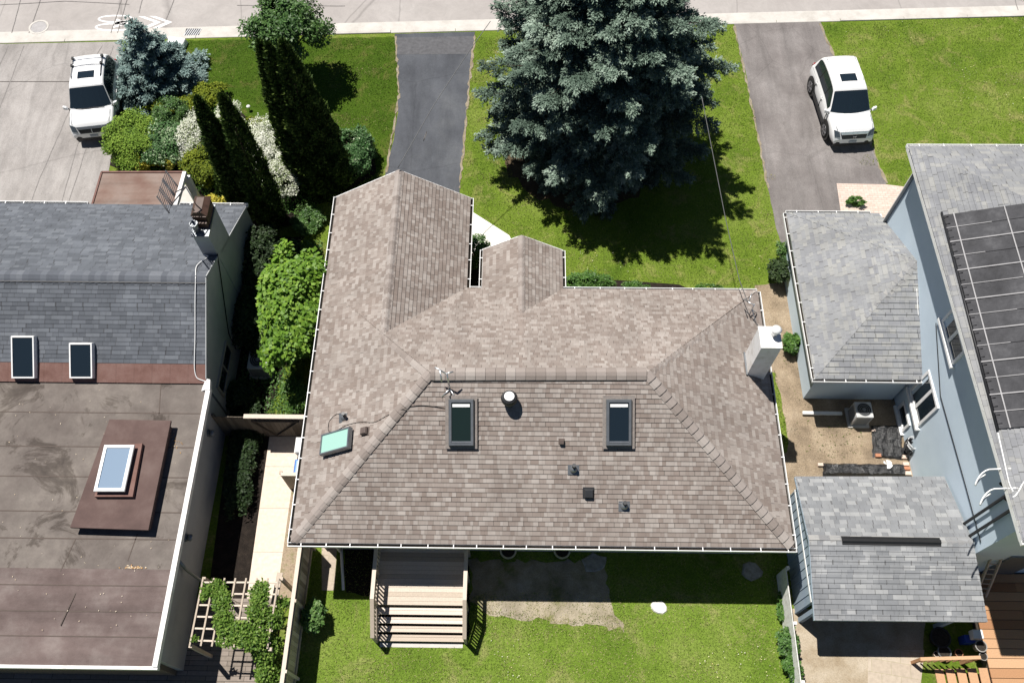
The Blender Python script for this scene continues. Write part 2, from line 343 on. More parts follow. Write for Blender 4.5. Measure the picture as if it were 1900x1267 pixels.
sheet('front_walk', px((868, 388), (945, 437), (960, 470), (868, 470)), M['white_conc'] if 'white_conc' in M else M.setdefault('white_conc', patchy('bright_concrete', [(.68, .655, .6), (.72, .7, .65)], 1., bumps=.1, finea=.1)), .012)
BED = px((205, 310), (215, 240), (240, 190), (370, 170), (420, 175), (470, 235), (600, 235), (690, 260), (695, 320), (660, 345), (600, 400), (450, 440), (350, 420), (345, 320))
sheet('planting_bed', wob(BED, .1, .3, 8), M['mulch'], .008)
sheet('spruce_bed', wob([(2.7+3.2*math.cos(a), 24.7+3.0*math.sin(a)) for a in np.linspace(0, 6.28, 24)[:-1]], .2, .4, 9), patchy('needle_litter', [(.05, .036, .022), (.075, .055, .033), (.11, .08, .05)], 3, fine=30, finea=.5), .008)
sheet('front_bed', px((1040, 520), (1150, 520), (1260, 528), (1300, 545), (1300, 600), (1040, 600)), M['mulch'], .008)
sheet('entry_bed', px((868, 470), (900, 470), (900, 560), (868, 560)), M['mulch'], .016)
sheet('side_bed', px((455, 440), (610, 440), (600, 560), (575, 690), (560, 775), (400, 775)), M['mulch'], .008)
sheet('side_lawn', wob(px((575, 380), (640, 370), (600, 520), (555, 480)), .08), M['grass'], .012)
sheet('side_lawn_rear', wob(px((545, 640), (590, 640), (575, 775), (495, 775)), .08), M['grass'], .012)
# right side yard
YARD = px((1400, 530), (1490, 520), (1520, 700), (1720, 690), (1720, 900), (1500, 920), (1430, 920), (1400, 760))
sheet('soil_yard', wob(YARD, .08, .3, 11), M['dirt'], .006)
sheet('grass_strip', wob(px((1425, 690), (1438, 690), (1450, 745), (1462, 790), (1464, 820), (1450, 850), (1420, 850)), .07, .25, 12), M['grass'], .011)
sheet('soil_walk', wob(px((1470, 1130), (1530, 1130), (1720, 1130), (1700, 1300), (1490, 1300)), .05, .3, 13), patchy('trodden_soil', [(.27, .21, .14), (.36, .3, .22), (.42, .36, .28)], 1.5, fine=25, finea=.4), .006)
sheet('flagstone_patch', px((1610, 1205), (1715, 1205), (1705, 1300), (1610, 1300)), M['paver_tan'], .012)
# rear
sheet('rear_lawn', wob(px((560, 1000), (1470, 1000), (1490, 1330), (540, 1330)), .02), M['grass_rear'], .004)
sheet('worn_patio', wob(px((872, 1040), (1120, 1040), (1132, 1112), (1140, 1140), (1156, 1150), (1158, 1170), (1100, 1158), (1040, 1156), (960, 1145), (905, 1140), (872, 1120)), .11, .2, 14), patchy('grassy_worn_soil', [(.14, .15, .045), (.26, .225, .155), (.33, .285, .215), (.38, .335, .27)], 1.2, fine=30, finea=.5, streak=(1, 1, 1)), .009)
sheet('rear_soil', wob(px((640, 1015), (870, 1015), (870, 1180), (690, 1180), (690, 1105), (640, 1100)), .05), M['mulch'], .008)
sheet('side_path', px((458, 1110), (500, 810), (560, 810), (545, 880), (520, 1060), (512, 1110)), M['paver_path'], .012)
sheet('fence_gap_soil', wob(px((512, 1110), (535, 900), (560, 900), (549, 1120)), .04), patchy('dry_soil', [(.2, .15, .1), (.32, .25, .18), (.15, .15, .06)], 4, fine=25, finea=.5), .009)
sheet('side_yard_soil', px((385, 1110), (440, 700), (600, 700), (560, 1110)), M['mulch'], .006)
sheet('stepping_path', px((597, 1010), (626, 1010), (620, 1095), (597, 1095)), M['paver_tan'], .012)
sheet('neighbour_patio', px((-100, 1110), (512, 1110), (470, 1400), (-100, 1400)), M['darkpav'] if 'darkpav' in M else M.setdefault('darkpav', pavers('grey_patio', (.2, .17, .14), (.26, .22, .19), (.07, .06, .05), 1.2, .15)), .01)
# ---- road things
def ring(mb, c, rx, ry, w, z0, z1, n=28):
    for k in range(n):
        a, b_ = 2*math.pi*k/n, 2*math.pi*(k+1)/n
        P = lambda t, q: (c[0]+(rx-q)*math.cos(t), c[1]+(ry-q)*math.sin(t), 0)
        pts = [P(a, 0), P(b_, 0), P(b_, w), P(a, w)]
        mb.hexa([(p[0], p[1], z0) for p in pts[::-1]], [(p[0], p[1], z1) for p in pts[::-1]])
paint = patchy('road_paint', [(.62, .61, .6), (.8, .79, .78)], 6., fine=50, finea=.3)
t = thing('road_marking', at(255, 42, .004), 'white bicycle symbol and double chevron painted on the road above the small blue spruce', 'road marking')
mb = MB()
for c in (at(215, 36), at(210, 51)): ring(mb, c, .85, .27, .1, .004, .009)
for a, b_ in (((216, 37), (234, 44)), ((210, 51), (234, 44)), ((216, 43), (246, 38)), ((234, 44), (247, 40)), ((244, 36), (250, 47)), ((213, 44), (222, 44))):
    mb.bar(at(*a, .0065), at(*b_, .0065), .12, .005)
mb.build('bicycle_symbol', paint, t)
for k in range(2):
    mb = MB(); o = k*17
    o = k*21; tip = at(293+o, 42-.3*k, .0065); a = at(262+o, 31-.3*k, .0065); b_ = at(268+o, 53-.3*k, .0065)
    for e in (a, b_):
        dx = V((.3, 0, 0)); lo = [e-dx*.5, e+dx*.5, tip+dx*.5, tip-dx*.5]
        if (lo[1]-lo[0]).cross(lo[2]-lo[1]).z < 0: lo = lo[::-1]
        mb.hexa([(p.x, p.y, .004) for p in lo], [(p.x, p.y, .009+.001*k+(.0005 if e is b_ else 0)) for p in lo])
    mb.build('chevron', paint, t)
def disc_thing(name, c, r, label, cat, mat1, mat2, grate=False):
    t = thing(name, c, label, cat)
    mb = MB()
    mb.tube([(c.x, c.y, .002), (c.x, c.y, .014)], r, 24); mb.build('cover', mat1, t)
    mb = MB(); ring(mb, c, r+.1, r+.1, .09, .002, .018, 24); mb.build('frame', mat2, t)
M['iron'] = plain('cast_iron', (.28, .27, .27), .6, .4, .3)
disc_thing('manhole', at(72, 51), .36, 'round iron manhole cover in the road above the concrete driveway', 'manhole cover', M['iron'], M['concrete'])
t = thing('catch_basin', at(357, 62), 'square iron storm drain grate at the kerb above the left lawn', 'storm drain'); c = at(357, 62)
mb = MB(); mb.box(c.x-.34, c.x+.34, c.y-.28, c.y+.28, .006, .012); mb.build('pit', M['dark'], t)
mb = MB()
for k in range(7): mb.bar((c.x-.3+.1*k-.08, c.y-.26, .018), (c.x-.3+.1*k+.08, c.y+.26, .018), .035, .012)
mb.build('grate', M['alu'], t)
# ================================================================== ROOF HELPERS
def clipv(poly, v0, v1):
    def half(P, f):
        out = []
        for i in range(len(P)):
            a, b_ = P[i], P[(i+1) % len(P)]; fa, fb = f(a), f(b_)
            if fa >= 0: out.append(a)
            if (fa >= 0) != (fb >= 0):
                t = fa/(fa-fb); out.append((a[0]+(b_[0]-a[0])*t, a[1]+(b_[1]-a[1])*t))
        return out
    P = half(poly, lambda p: p[1]-v0)
    return half(P, lambda p: v1-p[1]) if len(P) > 2 else []
SEED = [0]
def pnorm(pts):
    n = V((0, 0, 0))
    for i in range(len(pts)): n += V(pts[i]).cross(V(pts[(i+1) % len(pts)]))
    n.normalize(); return n if n.z > 0 else -n
def slope(mb, pts, udir, course=.143, t=.022):
    "shingled slope: overlapping courses with real butt edges. udir runs along the eave; first point lies on the eave"
    pts = [V(p) for p in pts]; n = pnorm(pts); u = V(udir); u = (u-n*u.dot(n)).normalized(); v = n.cross(u)
    if v.z < 0: u = -u; v = -v
    o = pts[0]; P = [((p-o).dot(u), (p-o).dot(v)) for p in pts]
    SEED[0] += 1; uo = SEED[0]*31.7; ro = SEED[0]*course*40
    vmin = min(p[1] for p in P); vmax = max(p[1] for p in P); k = 0
    a0 = vmin
    while a0 < vmax-1e-4:
        b0 = min(a0+course, vmax); Q = clipv(P, a0, b0)
        if len(Q) > 2:
            area = sum(Q[i][0]*Q[(i+1) % len(Q)][1]-Q[(i+1) % len(Q)][0]*Q[i][1] for i in range(len(Q)))
            if area < 0: Q = Q[::-1]
            if abs(area) > 1e-6:
                f = lambda q, l: o+u*q[0]+v*q[1]+n*l
                mb.face([f(q, .002+t*(1-(q[1]-a0)/course)) for q in Q], [(q[0]+uo, q[1]-vmin+ro+.001) for q in Q])
                lows = [q for q in Q if abs(q[1]-a0) < 1e-5]
                if len(lows) >= 2:
                    l0 = min(lows); l1 = max(lows)
                    mb.face([f(l0, -.004), f(l1, -.004), f(l1, t+.002), f(l0, t+.002)], [(q[0]+uo, q[1]-vmin+ro+.002) for q in (l0, l1, l1, l0)])
        a0 = b0; k += 1
    return n
def caps(mb, p0, p1, n1, n2, w=.15, exp=.19, lift=.02, th=.018, seed=0):
    "cap shingles from p0 (low end) to p1"
    r = random.Random(seed); p0 = V(p0); p1 = V(p1); d = (p1-p0); L = d.length; d.normalize(); up = ((n1+n2)/2).normalized()
    s1 = d.cross(n1).normalized(); s1 = s1 if s1.dot(n2) < 0 else -s1
    s2 = d.cross(n2).normalized(); s2 = s2 if s2.dot(n1) < 0 else -s2
    k = 0.
    while k < L-.02:
        e = min(k+exp*1.15, L); ti = r.random()
        def row(q, l): 
            c = p0+d*q
            return [c+s1*w+n1*l*.6, c+s1*w*.45+n1*l*.9+up*.004, c+up*(l*.75), c+s2*w*.45+n2*l*.9+up*.004, c+s2*w+n2*l*.6]
        A = row(k, lift+th); B = row(e, lift*.6); C_ = row(k, -.005)
        for j in range(4):
            q = [A[j], A[j+1], B[j+1], B[j]]; nn = (q[1]-q[0]).cross(q[2]-q[1])
            if nn.dot(up) < 0: q = q[::-1]
            mb.face(q, t=ti)
            mb.face([C_[j], C_[j+1], A[j+1], A[j]], t=ti)
        for j in (0, 4):
            mb.face([A[j], B[j], B[j]-(n1 if j == 0 else n2)*.03, A[j]-(n1 if j == 0 else n2)*.03], t=ti)
        k += exp
def gutter(parent, p0, p1, out, hang=.8, w=.12, mat='white', gap=True, name='gutter'):
    p0 = V(p0); p1 = V(p1); out = V(out).normalized(); d = (p1-p0).normalized()
    mb = MB()
    mb.bar(p0+out*(w-.01)+V((0, 0, -.05)), p1+out*(w-.01)+V((0, 0, -.05)), .02, .11)       # front lip
    mb.bar(p0+out*(w*.45)+V((0, 0, -.112)), p1+out*(w*.45)+V((0, 0, -.112)), w*.92, .014)     # bottom
    for e in (p0, p1): mb.bar(e+V((0, 0, -.06)), e+out*w+V((0, 0, -.06)), .012, .11)
    L = (p1-p0).length; k = hang*.5
    while k < L:
        c = p0+d*k; mb.bar(c-out*.03+V((0, 0, .004)), c+out*(w+.008)+V((0, 0, .004)), .028, .01); k += hang*random.uniform(.85, 1.15)
    g = mb.build(name, M[mat], parent)
    if gap:
        mb = MB(); mb.bar(p0+out*(w*.42)+V((0, 0, -.095)), p1+out*(w*.42)+V((0, 0, -.095)), w*.74, .016); mb.build('leaf_litter', M['debris'], g)  # dark strip paints the shade inside the gutter trough
    return g
# ================================================================== MAIN HOUSE (brown hip roof)
ez = 3.0
XL, XR, YR, YF, YG, XG = -6.72, 8.35, 7.03, 16.02, 19.95, -1.77
RL, RRt = V((-2.59, 11.46, 5.6)), V((3.89, 11.54, 5.6))
main = thing('brown_roofed_house', (1, 12, 0), 'house with brown shingle hip roof, garage wing and small entry gable', 'house')
mb = MB()
IN = .42
mb.box(XL+IN, XR-IN, YR+.62, YF-IN, .3, ez-.16)
mb.box(XL+IN+.003, XG-IN, YF-IN, YG-.25, .0, ez-.16)
mb.box(-.95, 1.3, YF-IN, 17.25, .0, ez-.16)
mb.face([(XL+IN, YG-.26, ez-.16), (XG-IN, YG-.26, ez-.16), ((XL+XG)/2, YG-.26, 4.35)])
mb.build('wall', M['beige'], main)
mb = MB(); mb.box(XL+IN-.03, XR-IN+.03, YR+.6, YF-IN+.03, 0, .3); mb.build('foundation', M['concrete'], main)
mb = MB()   # soffit and fascia slabs
mb.box(XL, XR, YR, YF, ez-.16, ez-.02)
mb.box(XL, XG, YF, YG, ez-.157, ez-.02)
mb.box(-1.25, 1.6, YF+.003, 17.66, ez-.154, ez-.02)
mb.build('soffit', M['white'], main)
GX = (XL+XG)/2; GZ = ez+1.53
mb = MB()
c1, c2, c3, c4 = V((XL, YR, ez)), V((XR, YR, ez)), V((XR, YF, ez)), V((XL, YF, ez))
nR = slope(mb, [c1, c2, RRt, RL], (1, 0, 0))
nE = slope(mb, [c2, c3, RRt], (0, 1, 0))
nF = slope(mb, [c4+V((.03, 0, 0)), c3, RRt, RL], (1, 0, 0))
G1, G2 = V((XL, YG, ez)), V((XG, YG, ez)); GP = V((GX, YG+.02, GZ)); 
nW_main = pnorm([c1, RL, c4])
# left slope: hip triangle joined with the garage slope; the garage ridge dies into the front-left hip
tt = (GZ-ez)/(RL.z-ez); HJ = V((GX, YF-(YF-RL.y)*tt, GZ))
nW = slope(mb, [c1, RL, HJ, GP, G1], (0, 1, 0))
VL = V((XG, YF+.02, ez))
nGE = slope(mb, [G2, GP, HJ+V((0, -.05, 0)), VL+V((0, -.6, 0))], (0, 1, 0))
EP, EB = V((.13, 17.68, 3.86)), V((.16, 14.2, 3.86))
nEW = slope(mb, [V((-1.23, 17.66, ez)), EP, EB, V((-1.23, 15.4, ez))], (0, 1, 0))
nEE = slope(mb, [V((1.58, 17.65, ez)), EP, EB, V((1.58, 15.4, ez))], (0, 1, 0))
roof = mb.build('roof', M['shingle_brown'], main)
mb = MB()
caps(mb, c1+V((.06, .06, .03)), RL, nR, nW, w=.17, exp=.25, lift=.03, th=.035, seed=1)
caps(mb, c2+V((-.06, .06, .03)), RRt, nR, nE, w=.17, exp=.25, lift=.03, th=.035, seed=2)
caps(mb, c3+V((-.06, -.06, .03)), RRt, nF, nE, seed=3, w=.19, exp=.3, lift=.012, th=.012)
caps(mb, HJ, RL, nF, nW, seed=4, w=.19, exp=.3, lift=.012, th=.012)
caps(mb, GP, HJ, nW, nGE, seed=5)
caps(mb, EP, EB, nEW, nEE, seed=6, w=.13)
mb.build('hip_cap', M['cap_brown'], roof)
mb = MB()
caps(mb, RRt+V((-.02, 0, .02)), RL+V((.02, 0, .02)), nF, nR, w=.22, exp=.3, lift=.06, th=.006, seed=7)
mb.build('ridge_vent', M['cap_brown'], roof)
mb = MB(); mb.bar(RL+V((.1, -.2, -.1)), RRt+V((-.1, -.2, -.1)), .04, .05); mb.build('vent_mesh', M['dark'], roof)
# gable ends, rake trim
mb = MB()
for a, b_ in ((G1, GP), (G2, GP), (V((-1.23, 17.67, ez)), EP), (V((1.58, 17.67, ez)), EP)): mb = MB(); mb.bar(a+V((0, .012, -.09)), b_+V((0, .012, -.09)), .03, .15); mb.build('rake_board', M['white'], main)
mb = MB(); mb.face([(-1.23, 17.6, ez-.02), (1.58, 17.6, ez-.02), (EP.x, 17.6, EP.z-.05)]); mb.build('entry_gable', M['beige'], main)
gz = V((0, 0, -.015))
gutter(main, c1+gz-V((.1, 0, 0)), c2+gz+V((.1, 0, 0)), (0, -1, 0))
gutter(main, c2+gz, c3+gz, (1, 0, 0)); gutter(main, c1+gz, G1+gz, (-1, 0, 0))
gutter(main, V((1.6, YF, ez))+gz, c3+gz, (0, 1, 0)); gutter(main, V((XG, YF, ez))+gz, G2+gz, (1, 0, 0))
gutter(main, V((-1.65, YF-.02, ez))+gz, V((-1.28, YF-.02, ez))+gz, (0, 1, 0))
gutter(main, V((-1.25, YF, ez))+gz, V((-1.25, 17.66, ez))+gz, (-1, 0, 0), w=.1); gutter(main, V((1.6, YF+.1, ez))+gz, V((1.6, 17.66, ez))+gz, (1, 0, 0), w=.1)
# rear wall openings under the eave
for x0, x1, z0, z1 in ((-3.9, -1.9, .9, 2.75), (1.0, 2.6, 1.2, 2.5), (4.6, 6.2, 1.2, 2.5)):
    mb = MB(); y = YR+.62
    for a in ((x0, x1, z0, z0+.07), (x0, x1, z1-.07, z1), (x0, x0+.07, z0+.07, z1-.07), (x1-.07, x1, z0+.07, z1-.07)): mb.box(a[0], a[1], y-.05, y-.002, a[2], a[3])
    wf = mb.build('window', M['white'], main)
    mb = MB(); mb.box(x0+.07, x1-.07, y-.03, y-.004, z0+.07, z1-.07); mb.build('pane', M['glass'], wf)
mb = MB(); mb.box(XL+IN+.3, XG-IN-.3, YG-.25, YG-.2, .02, 2.2); mb.build('garage_door', M['white'], main)
mb = MB(); mb.box(-.45, .5, 17.25, 17.3, .15, 2.2); mb.build('front_door', M['brickred'], main)
# ---- skylights
def skylight(parent, corners, n, name='skylight', frame='greymetal', gl='glass', h=.13, fw=.1, blind=False, label=None, apron=None):
    "corners: four roof points, counter-clockwise from lower left, on the slope with normal n"
    c = [V(p) for p in corners]; u = (c[1]-c[0]).normalized(); v = n.cross(u).normalized(); ctr = sum(c, V())/4
    du = ((c[1]-c[0]).length+(c[2]-c[3]).length)/2; dv = ((c[3]-c[0]).dot(v)+(c[2]-c[1]).dot(v))/2
    c = [ctr+u*(sx*du/2)+v*(sy*dv/2) for sx, sy in ((-1, -1), (1, -1), (1, 1), (-1, 1))]
    mb = MB()
    inn = [ctr+u*(sx*(du/2-fw))+v*(sy*(dv/2-fw)) for sx, sy in ((-1, -1), (1, -1), (1, 1), (-1, 1))]
    for i in range(4):
        j = (i+1) % 4
        mid_o = [q+(q2-q)*.22 for q, q2 in ((c[i], inn[i]), (c[j], inn[j]))]
        mb.face([c[i]-n*.02, c[j]-n*.02, c[j]+n*h*.7, c[i]+n*h*.7])
        mb.face([c[i]+n*h*.7, c[j]+n*h*.7, mid_o[1]+n*h, mid_o[0]+n*h])
        mb.face([mid_o[0]+n*h, mid_o[1]+n*h, inn[j]+n*h, inn[i]+n*h])
        mb.face([inn[i]+n*h, inn[j]+n*h, inn[j]+n*(h-.04), inn[i]+n*(h-.04)])
    fr = mb.build(name, M[frame], parent)
    if label: fr['label'] = label
    mb = MB(); mb.face([q+n*(h-.03) for q in inn]); mb.build('glass', M[gl], fr)
    if blind:
        mb = MB(); a, b_ = inn[3]+n*(h-.026)-v*.05, inn[2]+n*(h-.026)-v*.05
        mb.hexa([a-v*.09+u*.03, b_-v*.09-u*.03, b_-u*.03, a+u*.03], [q+n*.012 for q in (a-v*.09+u*.03, b_-v*.09-u*.03, b_-u*.03, a+u*.03)]); mb.build('vent_bar', M['white'], fr)
        mb = MB(); a, b_ = inn[0]+n*(h-.026)+v*.03, inn[1]+n*(h-.026)+v*.03; mb.bar(a, b_, .03, .02, up=n); mb.build('sash_bar', M['alu'], fr)
    if apron:
        mb = MB(); e = apron
        o_ = [ctr+u*(sx*(du/2+e))+v*(sy*(dv/2+e)) for sx, sy in ((-1, -1), (1, -1), (1, 1), (-1, 1))]
        for i in range(4): 
            j = (i+1) % 4; mb.face([q+n*.02 for q in (o_[i], o_[j], c[j], c[i])], t=random.random())
        mb.build('flashing', M['flash'] if 'flash' in M else M.setdefault('flash', patchy('granule_stained_flashing', [(.19, .165, .15), (.22, .195, .18), (.26, .225, .2)], 6, fine=25, finea=.4)), fr)
    return fr
def rp(a, b_, n, p): return onp(a, b_, p, n)
for q, lb in (([(833, 826), (880, 826), (879, 740), (832, 740)], 'skylight with a view of leaves in its glass'), ([(1124, 826), (1172, 826), (1171, 740), (1124, 740)], 'skylight with a drawn dark blind')):
    skylight(roof, [rp(a, b_, nR, c1+nR*.08) for a, b_ in q], nR, gl='glass_green' if q[0][0] < 900 else 'glass', blind=True, h=.13, fw=.09, apron=.1)
M['glass_mint'] = glass('mint_glass', (.3, .5, .43), .12)
q = [(596, 847), (650, 832), (654, 795), (603, 806)]
cs = [rp(a, b_, nW, c1+nW*.12) for a, b_ in q]
skylight(roof, [cs[0], cs[1], cs[2], cs[3]][::1], nW, gl='glass_mint', h=.14, fw=.05, label='skylight with pale green shade under its glass')
# ---- vents and pipes on the rear slope
def up(p, z): return V((p.x, p.y, p.z+z))
p = rp(945, 748, nR, c1); tv = MB()
tv.tube([up(p, -.05), up(p, .22)], .13, 16); t = tv.build('turbine_vent', M['greymetal'], roof)
mb = MB(); mb.tube([up(p, .2), up(p, .28), up(p, .38), up(p, .47), up(p, .5)], [.17, .235, .25, .2, .13], 20); 
for k in range(20):
    a = k*math.pi/10; mb.bar(p+V((math.cos(a)*.19, math.sin(a)*.19, .21)), p+V((math.cos(a+.25)*.2, math.sin(a+.25)*.2, .47)), .012, .06)
mb.build('turbine_head', M['dark'], t)
mb = MB(); mb.tube([up(p, .5), up(p, .515)], .15, 20); mb.build('turbine_cap', M['white_pvc'], t)
M['ventbrown'] = plain('brown_vent_plastic', (.11, .085, .075), .5, .3); M['ventdark'] = plain('dark_vent_plastic', (.03, .031, .034), .45, .4)
def boxvent(c, n, s, h, mat, name='roof_vent'):
    u = V((1, 0, 0)) if abs(n.x) < .2 else V((0, -1, 0)); v = n.cross(u).normalized()
    mb = MB(); sq = lambda s_, z: [c+u*(a*s_)+v*(b_*s_)+n*z for a, b_ in ((-1, -1), (1, -1), (1, 1), (-1, 1))]
    mb.hexa(sq(s*1.25, .0), sq(s*1.25, .025)); mb.hexa(sq(s*.85, .025), sq(s, h*.6)); mb.hexa(sq(s, h*.6), sq(s*.8, h))
    return mb.build(name, M[mat], roof, bevel=.008)
boxvent(rp(1042, 819, nR, c1), nR, .075, .14, 'ventbrown'); boxvent(rp(1092, 914, nR, c1), nR, .14, .15, 'ventdark')
boxvent(rp(679, 801, nW, c1), nW, .12, .16, 'ventbrown')
def stack(c, n, h, r, lean=V((0, 0, 0)), boot=True):
    mb = MB(); mb.tube([c-n*.03, c+V((0, 0, h))+lean], r, 12); t = mb.build('vent_pipe', M['ventdark'], roof)
    if boot:
        mb = MB(); mb.tube([c-n*.01, c+n*.05, c+V((0, 0, .14))], [r*2.2, r*1.9, r*1.15], 14); mb.hexa([c+V(a) for a in ((-.17, -.15, -.07), (.17, -.15, -.07), (.17, .12, .07), (-.17, .12, .07))], [c+V(a)+n*.02 for a in ((-.17, -.15, -.07), (.17, -.15, -.07), (.17, .12, .07), (-.17, .12, .07))]); mb.build('pipe_boot', M['greymetal'], t)
stack(rp(1064, 870, nR, c1), nR, .33, .06); stack(rp(1158, 938, nR, c1), nR, .3, .06); stack(rp(640, 775, nW, c1), nW, .34, .055, boot=True)
# ---- white chimney on the right slope
p = rp(1397, 690, nE, c2); ch = MB(); X0, Y0 = 7.62, 12.05
mb = MB()
Cx0, Cx1 = at(1383, 672, 3.5).x, at(1383, 672, 3.5).x+.62
cy = at(1383, 690, 3.5).y; chb = (Cx0, Cx0+.62, cy-.1, cy+.62)
mb.box(*chb, 3.0, 5.35); chim = mb.build('chimney', M['trim'], main, bevel=.008)
mb = MB(); mb.box(chb[0]-.02, chb[1]+.02, chb[2]-.02, chb[3]+.02, 5.35, 5.4); mb.build('chimney_crown', M['trim'], chim)
mb = MB(); mb.box(chb[0]-.06, chb[1]+.03, chb[2]-.03, chb[3]+.06, 2.96, 3.0); 
mb.hexa([(chb[0]-.05, chb[2]-.05, 3.2), (chb[0]-.004, chb[2]-.05, 3.2), (chb[0]-.004, chb[3]+.05, 3.2), (chb[0]-.05, chb[3]+.05, 3.2)], [(chb[0]-.05, chb[2]-.05, 3.62), (chb[0]-.004, chb[2]-.05, 3.62), (chb[0]-.004, chb[3]+.05, 3.62), (chb[0]-.05, chb[3]+.05, 3.62)]); mb.build('chimney_flashing', M['greymetal'], chim)
fc = V(((chb[0]+chb[1])/2+.12, (chb[2]+chb[3])/2+.08, 5.4)); mb = MB(); mb.tube([fc, up(fc, .3)], .1, 16); fl = mb.build('flue', M['alu'], chim)
mb = MB(); mb.tube([up(fc, .3), up(fc, .34), up(fc, .4)], [.15, .16, .05], 20); mb.build('flue_cap', M['white_pvc'], fl)
# ---- dish mounts left on the roof and loose cable
def mast(name, base, pts, r=.022, label=None):
    mb = MB()
    for a, b_ in pts: mb.tube([base+V(a), base+V(b_)], r, 8)
    o = mb.build(name, M['alu'], roof)
    if label: o['label'] = label
    return o
b0 = rp(1390, 585, nE, c3)
mast('antenna_mount', b0, [((0, 0, 0), (0, 0, .75)), ((-.02, 0, .7), (-.3, .3, .55)), ((0, 0, .4), (.25, -.3, -.12)), ((0, 0, .4), (.3, .15, -.12)), ((-.15, .15, .62), (-.05, .4, .75)), ((-.3, .3, .55), (-.35, .1, .9))], .018)
b0 = rp(838, 730, nR, c1)
mast('antenna_mount', b0, [((-.05, .1, .05), (-.1, .25, .85)), ((-.1, .25, .8), (-.45, .4, .95)), ((-.3, .33, .9), (-.25, .05, .7)), ((-.05, .1, .1), (.22, -.25, -.12)), ((-.05, .1, .1), (-.3, -.1, -.05)), ((-.1, .25, .85), (.08, .33, .8))], .024)
def cable(parent, pts, r, mat, n, p0, lift=.02, name='cable'):
    P = [onp(a, b_, p0+n*lift, n) for a, b_ in pts]
    # smooth with Catmull-Rom
    out = []
    for i in range(len(P)-1):
        a, b_, c, d = P[max(i-1, 0)], P[i], P[i+1], P[min(i+2, len(P)-1)]
        for k in range(6):
            t = k/6; out.append(.5*((2*b_)+(c-a)*t+(2*a-5*b_+4*c-d)*t*t+(3*b_-a-3*c+d)*t**3))
    out.append(P[-1]); mb = MB(); mb.tube(out, r, 6); return mb.build(name, M[mat], parent)
cable(roof, [(752, 757), (720, 770), (695, 783), (670, 783), (645, 788), (625, 798), (612, 801), (609, 793), (612, 780), (625, 768), (636, 772)], .009, 'rubber', nW, c1, .025)
cable(roof, [(828, 758), (805, 754), (780, 752), (757, 755)], .009, 'rubber', nR, c1, .03)
# ================================================================== LEFT NEIGHBOUR
left = thing('slate_roofed_house', (-15, 12, 0), 'house with slate blue gable roof, flat brown rear roof and grey stucco side wall', 'house')
xw = -10.33; LX = -26.0; fz = 2.7
yr, zr = 15.45, 4.5; ye, ze = 20.05, 2.2; yb, zb = 12.42, fz+.05
mb = MB()   # gable wall, as one thick side wall, and the body behind it
prof = [(12.4, 0), (ye-.02, 0), (ye-.02, ze-.06), (yr, zr-.06), (12.4, zb-.08)]
a = [V((xw, y, z)) for y, z in prof]; b_ = [V((LX, y, z)) for y, z in prof]
mb.face(a); mb.face(b_[::-1])
for i in range(5): j = (i+1) % 5; mb.face([a[j], a[i], b_[i], b_[j]])
mb.box(LX, xw-.003, 3.75, 12.3, 0, fz-.16)
mb.build('wall', M['stucco'], left)
mb = MB()
nLF = slope(mb, [(xw+.02, ye+.05, ze), (LX, ye+.05, ze), (LX, yr, zr), (xw+.02, yr, zr)], (1, 0, 0), t=.008)
yk = 12.95; zk = zr-(yr-yk)*(zr-zb)/(yr-yb)
nLR = slope(mb, [(LX, yk, zk), (xw+.02, yk, zk), (xw+.02, yr, zr), (LX, yr, zr)], (1, 0, 0), t=.012)
lroof = mb.build('roof', M['shingle_blue'], left)
mb = MB(); caps(mb, V((LX, yr, zr)), V((xw, yr, zr)), nLF, nLR, w=.26, exp=.2, lift=.045, th=.01, seed=9); mb.build('ridge_cap', M['cap_blue'], lroof)
mb = MB(); mb.bar((LX, yr-.2, zr-.09), (xw, yr-.2, zr-.09), .03, .05); mb.build('vent_mesh', M['dark'], lroof)
mb = MB(); k = xw+.02
while k > LX:
    k2 = k-.6; mb.face([(k2+.004, yb-.05, zb+.01), (k, yb-.05, zb+.01), (k, yk+.02, zk+.012), (k2+.004, yk+.02, zk+.012)]); k = k2
mb.build('base_flashing', M['brickred'], lroof)
# flat rear roof with membrane seams and stains
m, n, b = newmat('flat_roof_membrane', .9, .15)
c_ = ramp(n, noise(n, .45, 7, rough=.7), [(.3, (.105, .088, .08)), (.5, (.15, .13, .117)), (.68, (.215, .19, .168))])
st = ramp(n, noise(n, .6, 9, rough=.72, dist=.8), [(.52, (1, 1, 1)), (.58, (.5, .48, .46)), (.68, (.25, .24, .235))])
c_ = mixc(n, c_, st, .8, 'MULTIPLY')
c_ = mixc(n, c_, ramp(n, noise(n, 2.5, 6, rough=.7), [(.35, (.4, .4, .4)), (.65, (.6, .6, .6))]), .5, 'OVERLAY')
n.links.new(c_, b.inputs['Base Color']); bump(n, b, noise(n, 50, 3), .25, .01); M['membrane'] = m
FE = at(286, 1235, fz); FR = -10.2; FY = 3.49
ys = at(200, 1055, fz).y
mb = MB(); mb.box(LX, FR, ys, 12.45, fz-.16, fz); fr_ = mb.build('flat_roof', M['membrane'], left)
mb = MB(); mb.hexa([(LX, FY, fz-.2), (FR, FY, fz-.2), (FR, ys-.002, fz-.16), (LX, ys-.002, fz-.16)], [(LX, FY, fz-.05), (FR, FY, fz-.05), (FR, ys-.002, fz+.004), (LX, ys-.002, fz+.004)])
mb.build('sloped_apron', M['brownmem'], fr_)
mb = MB()
for y in (11.3, 10.1, 9.1, 8.0, 7.15): mb.bar((LX, y, fz+.003), (FR-.12, y+random.uniform(-.03, .03), fz+.003), .035, .006)
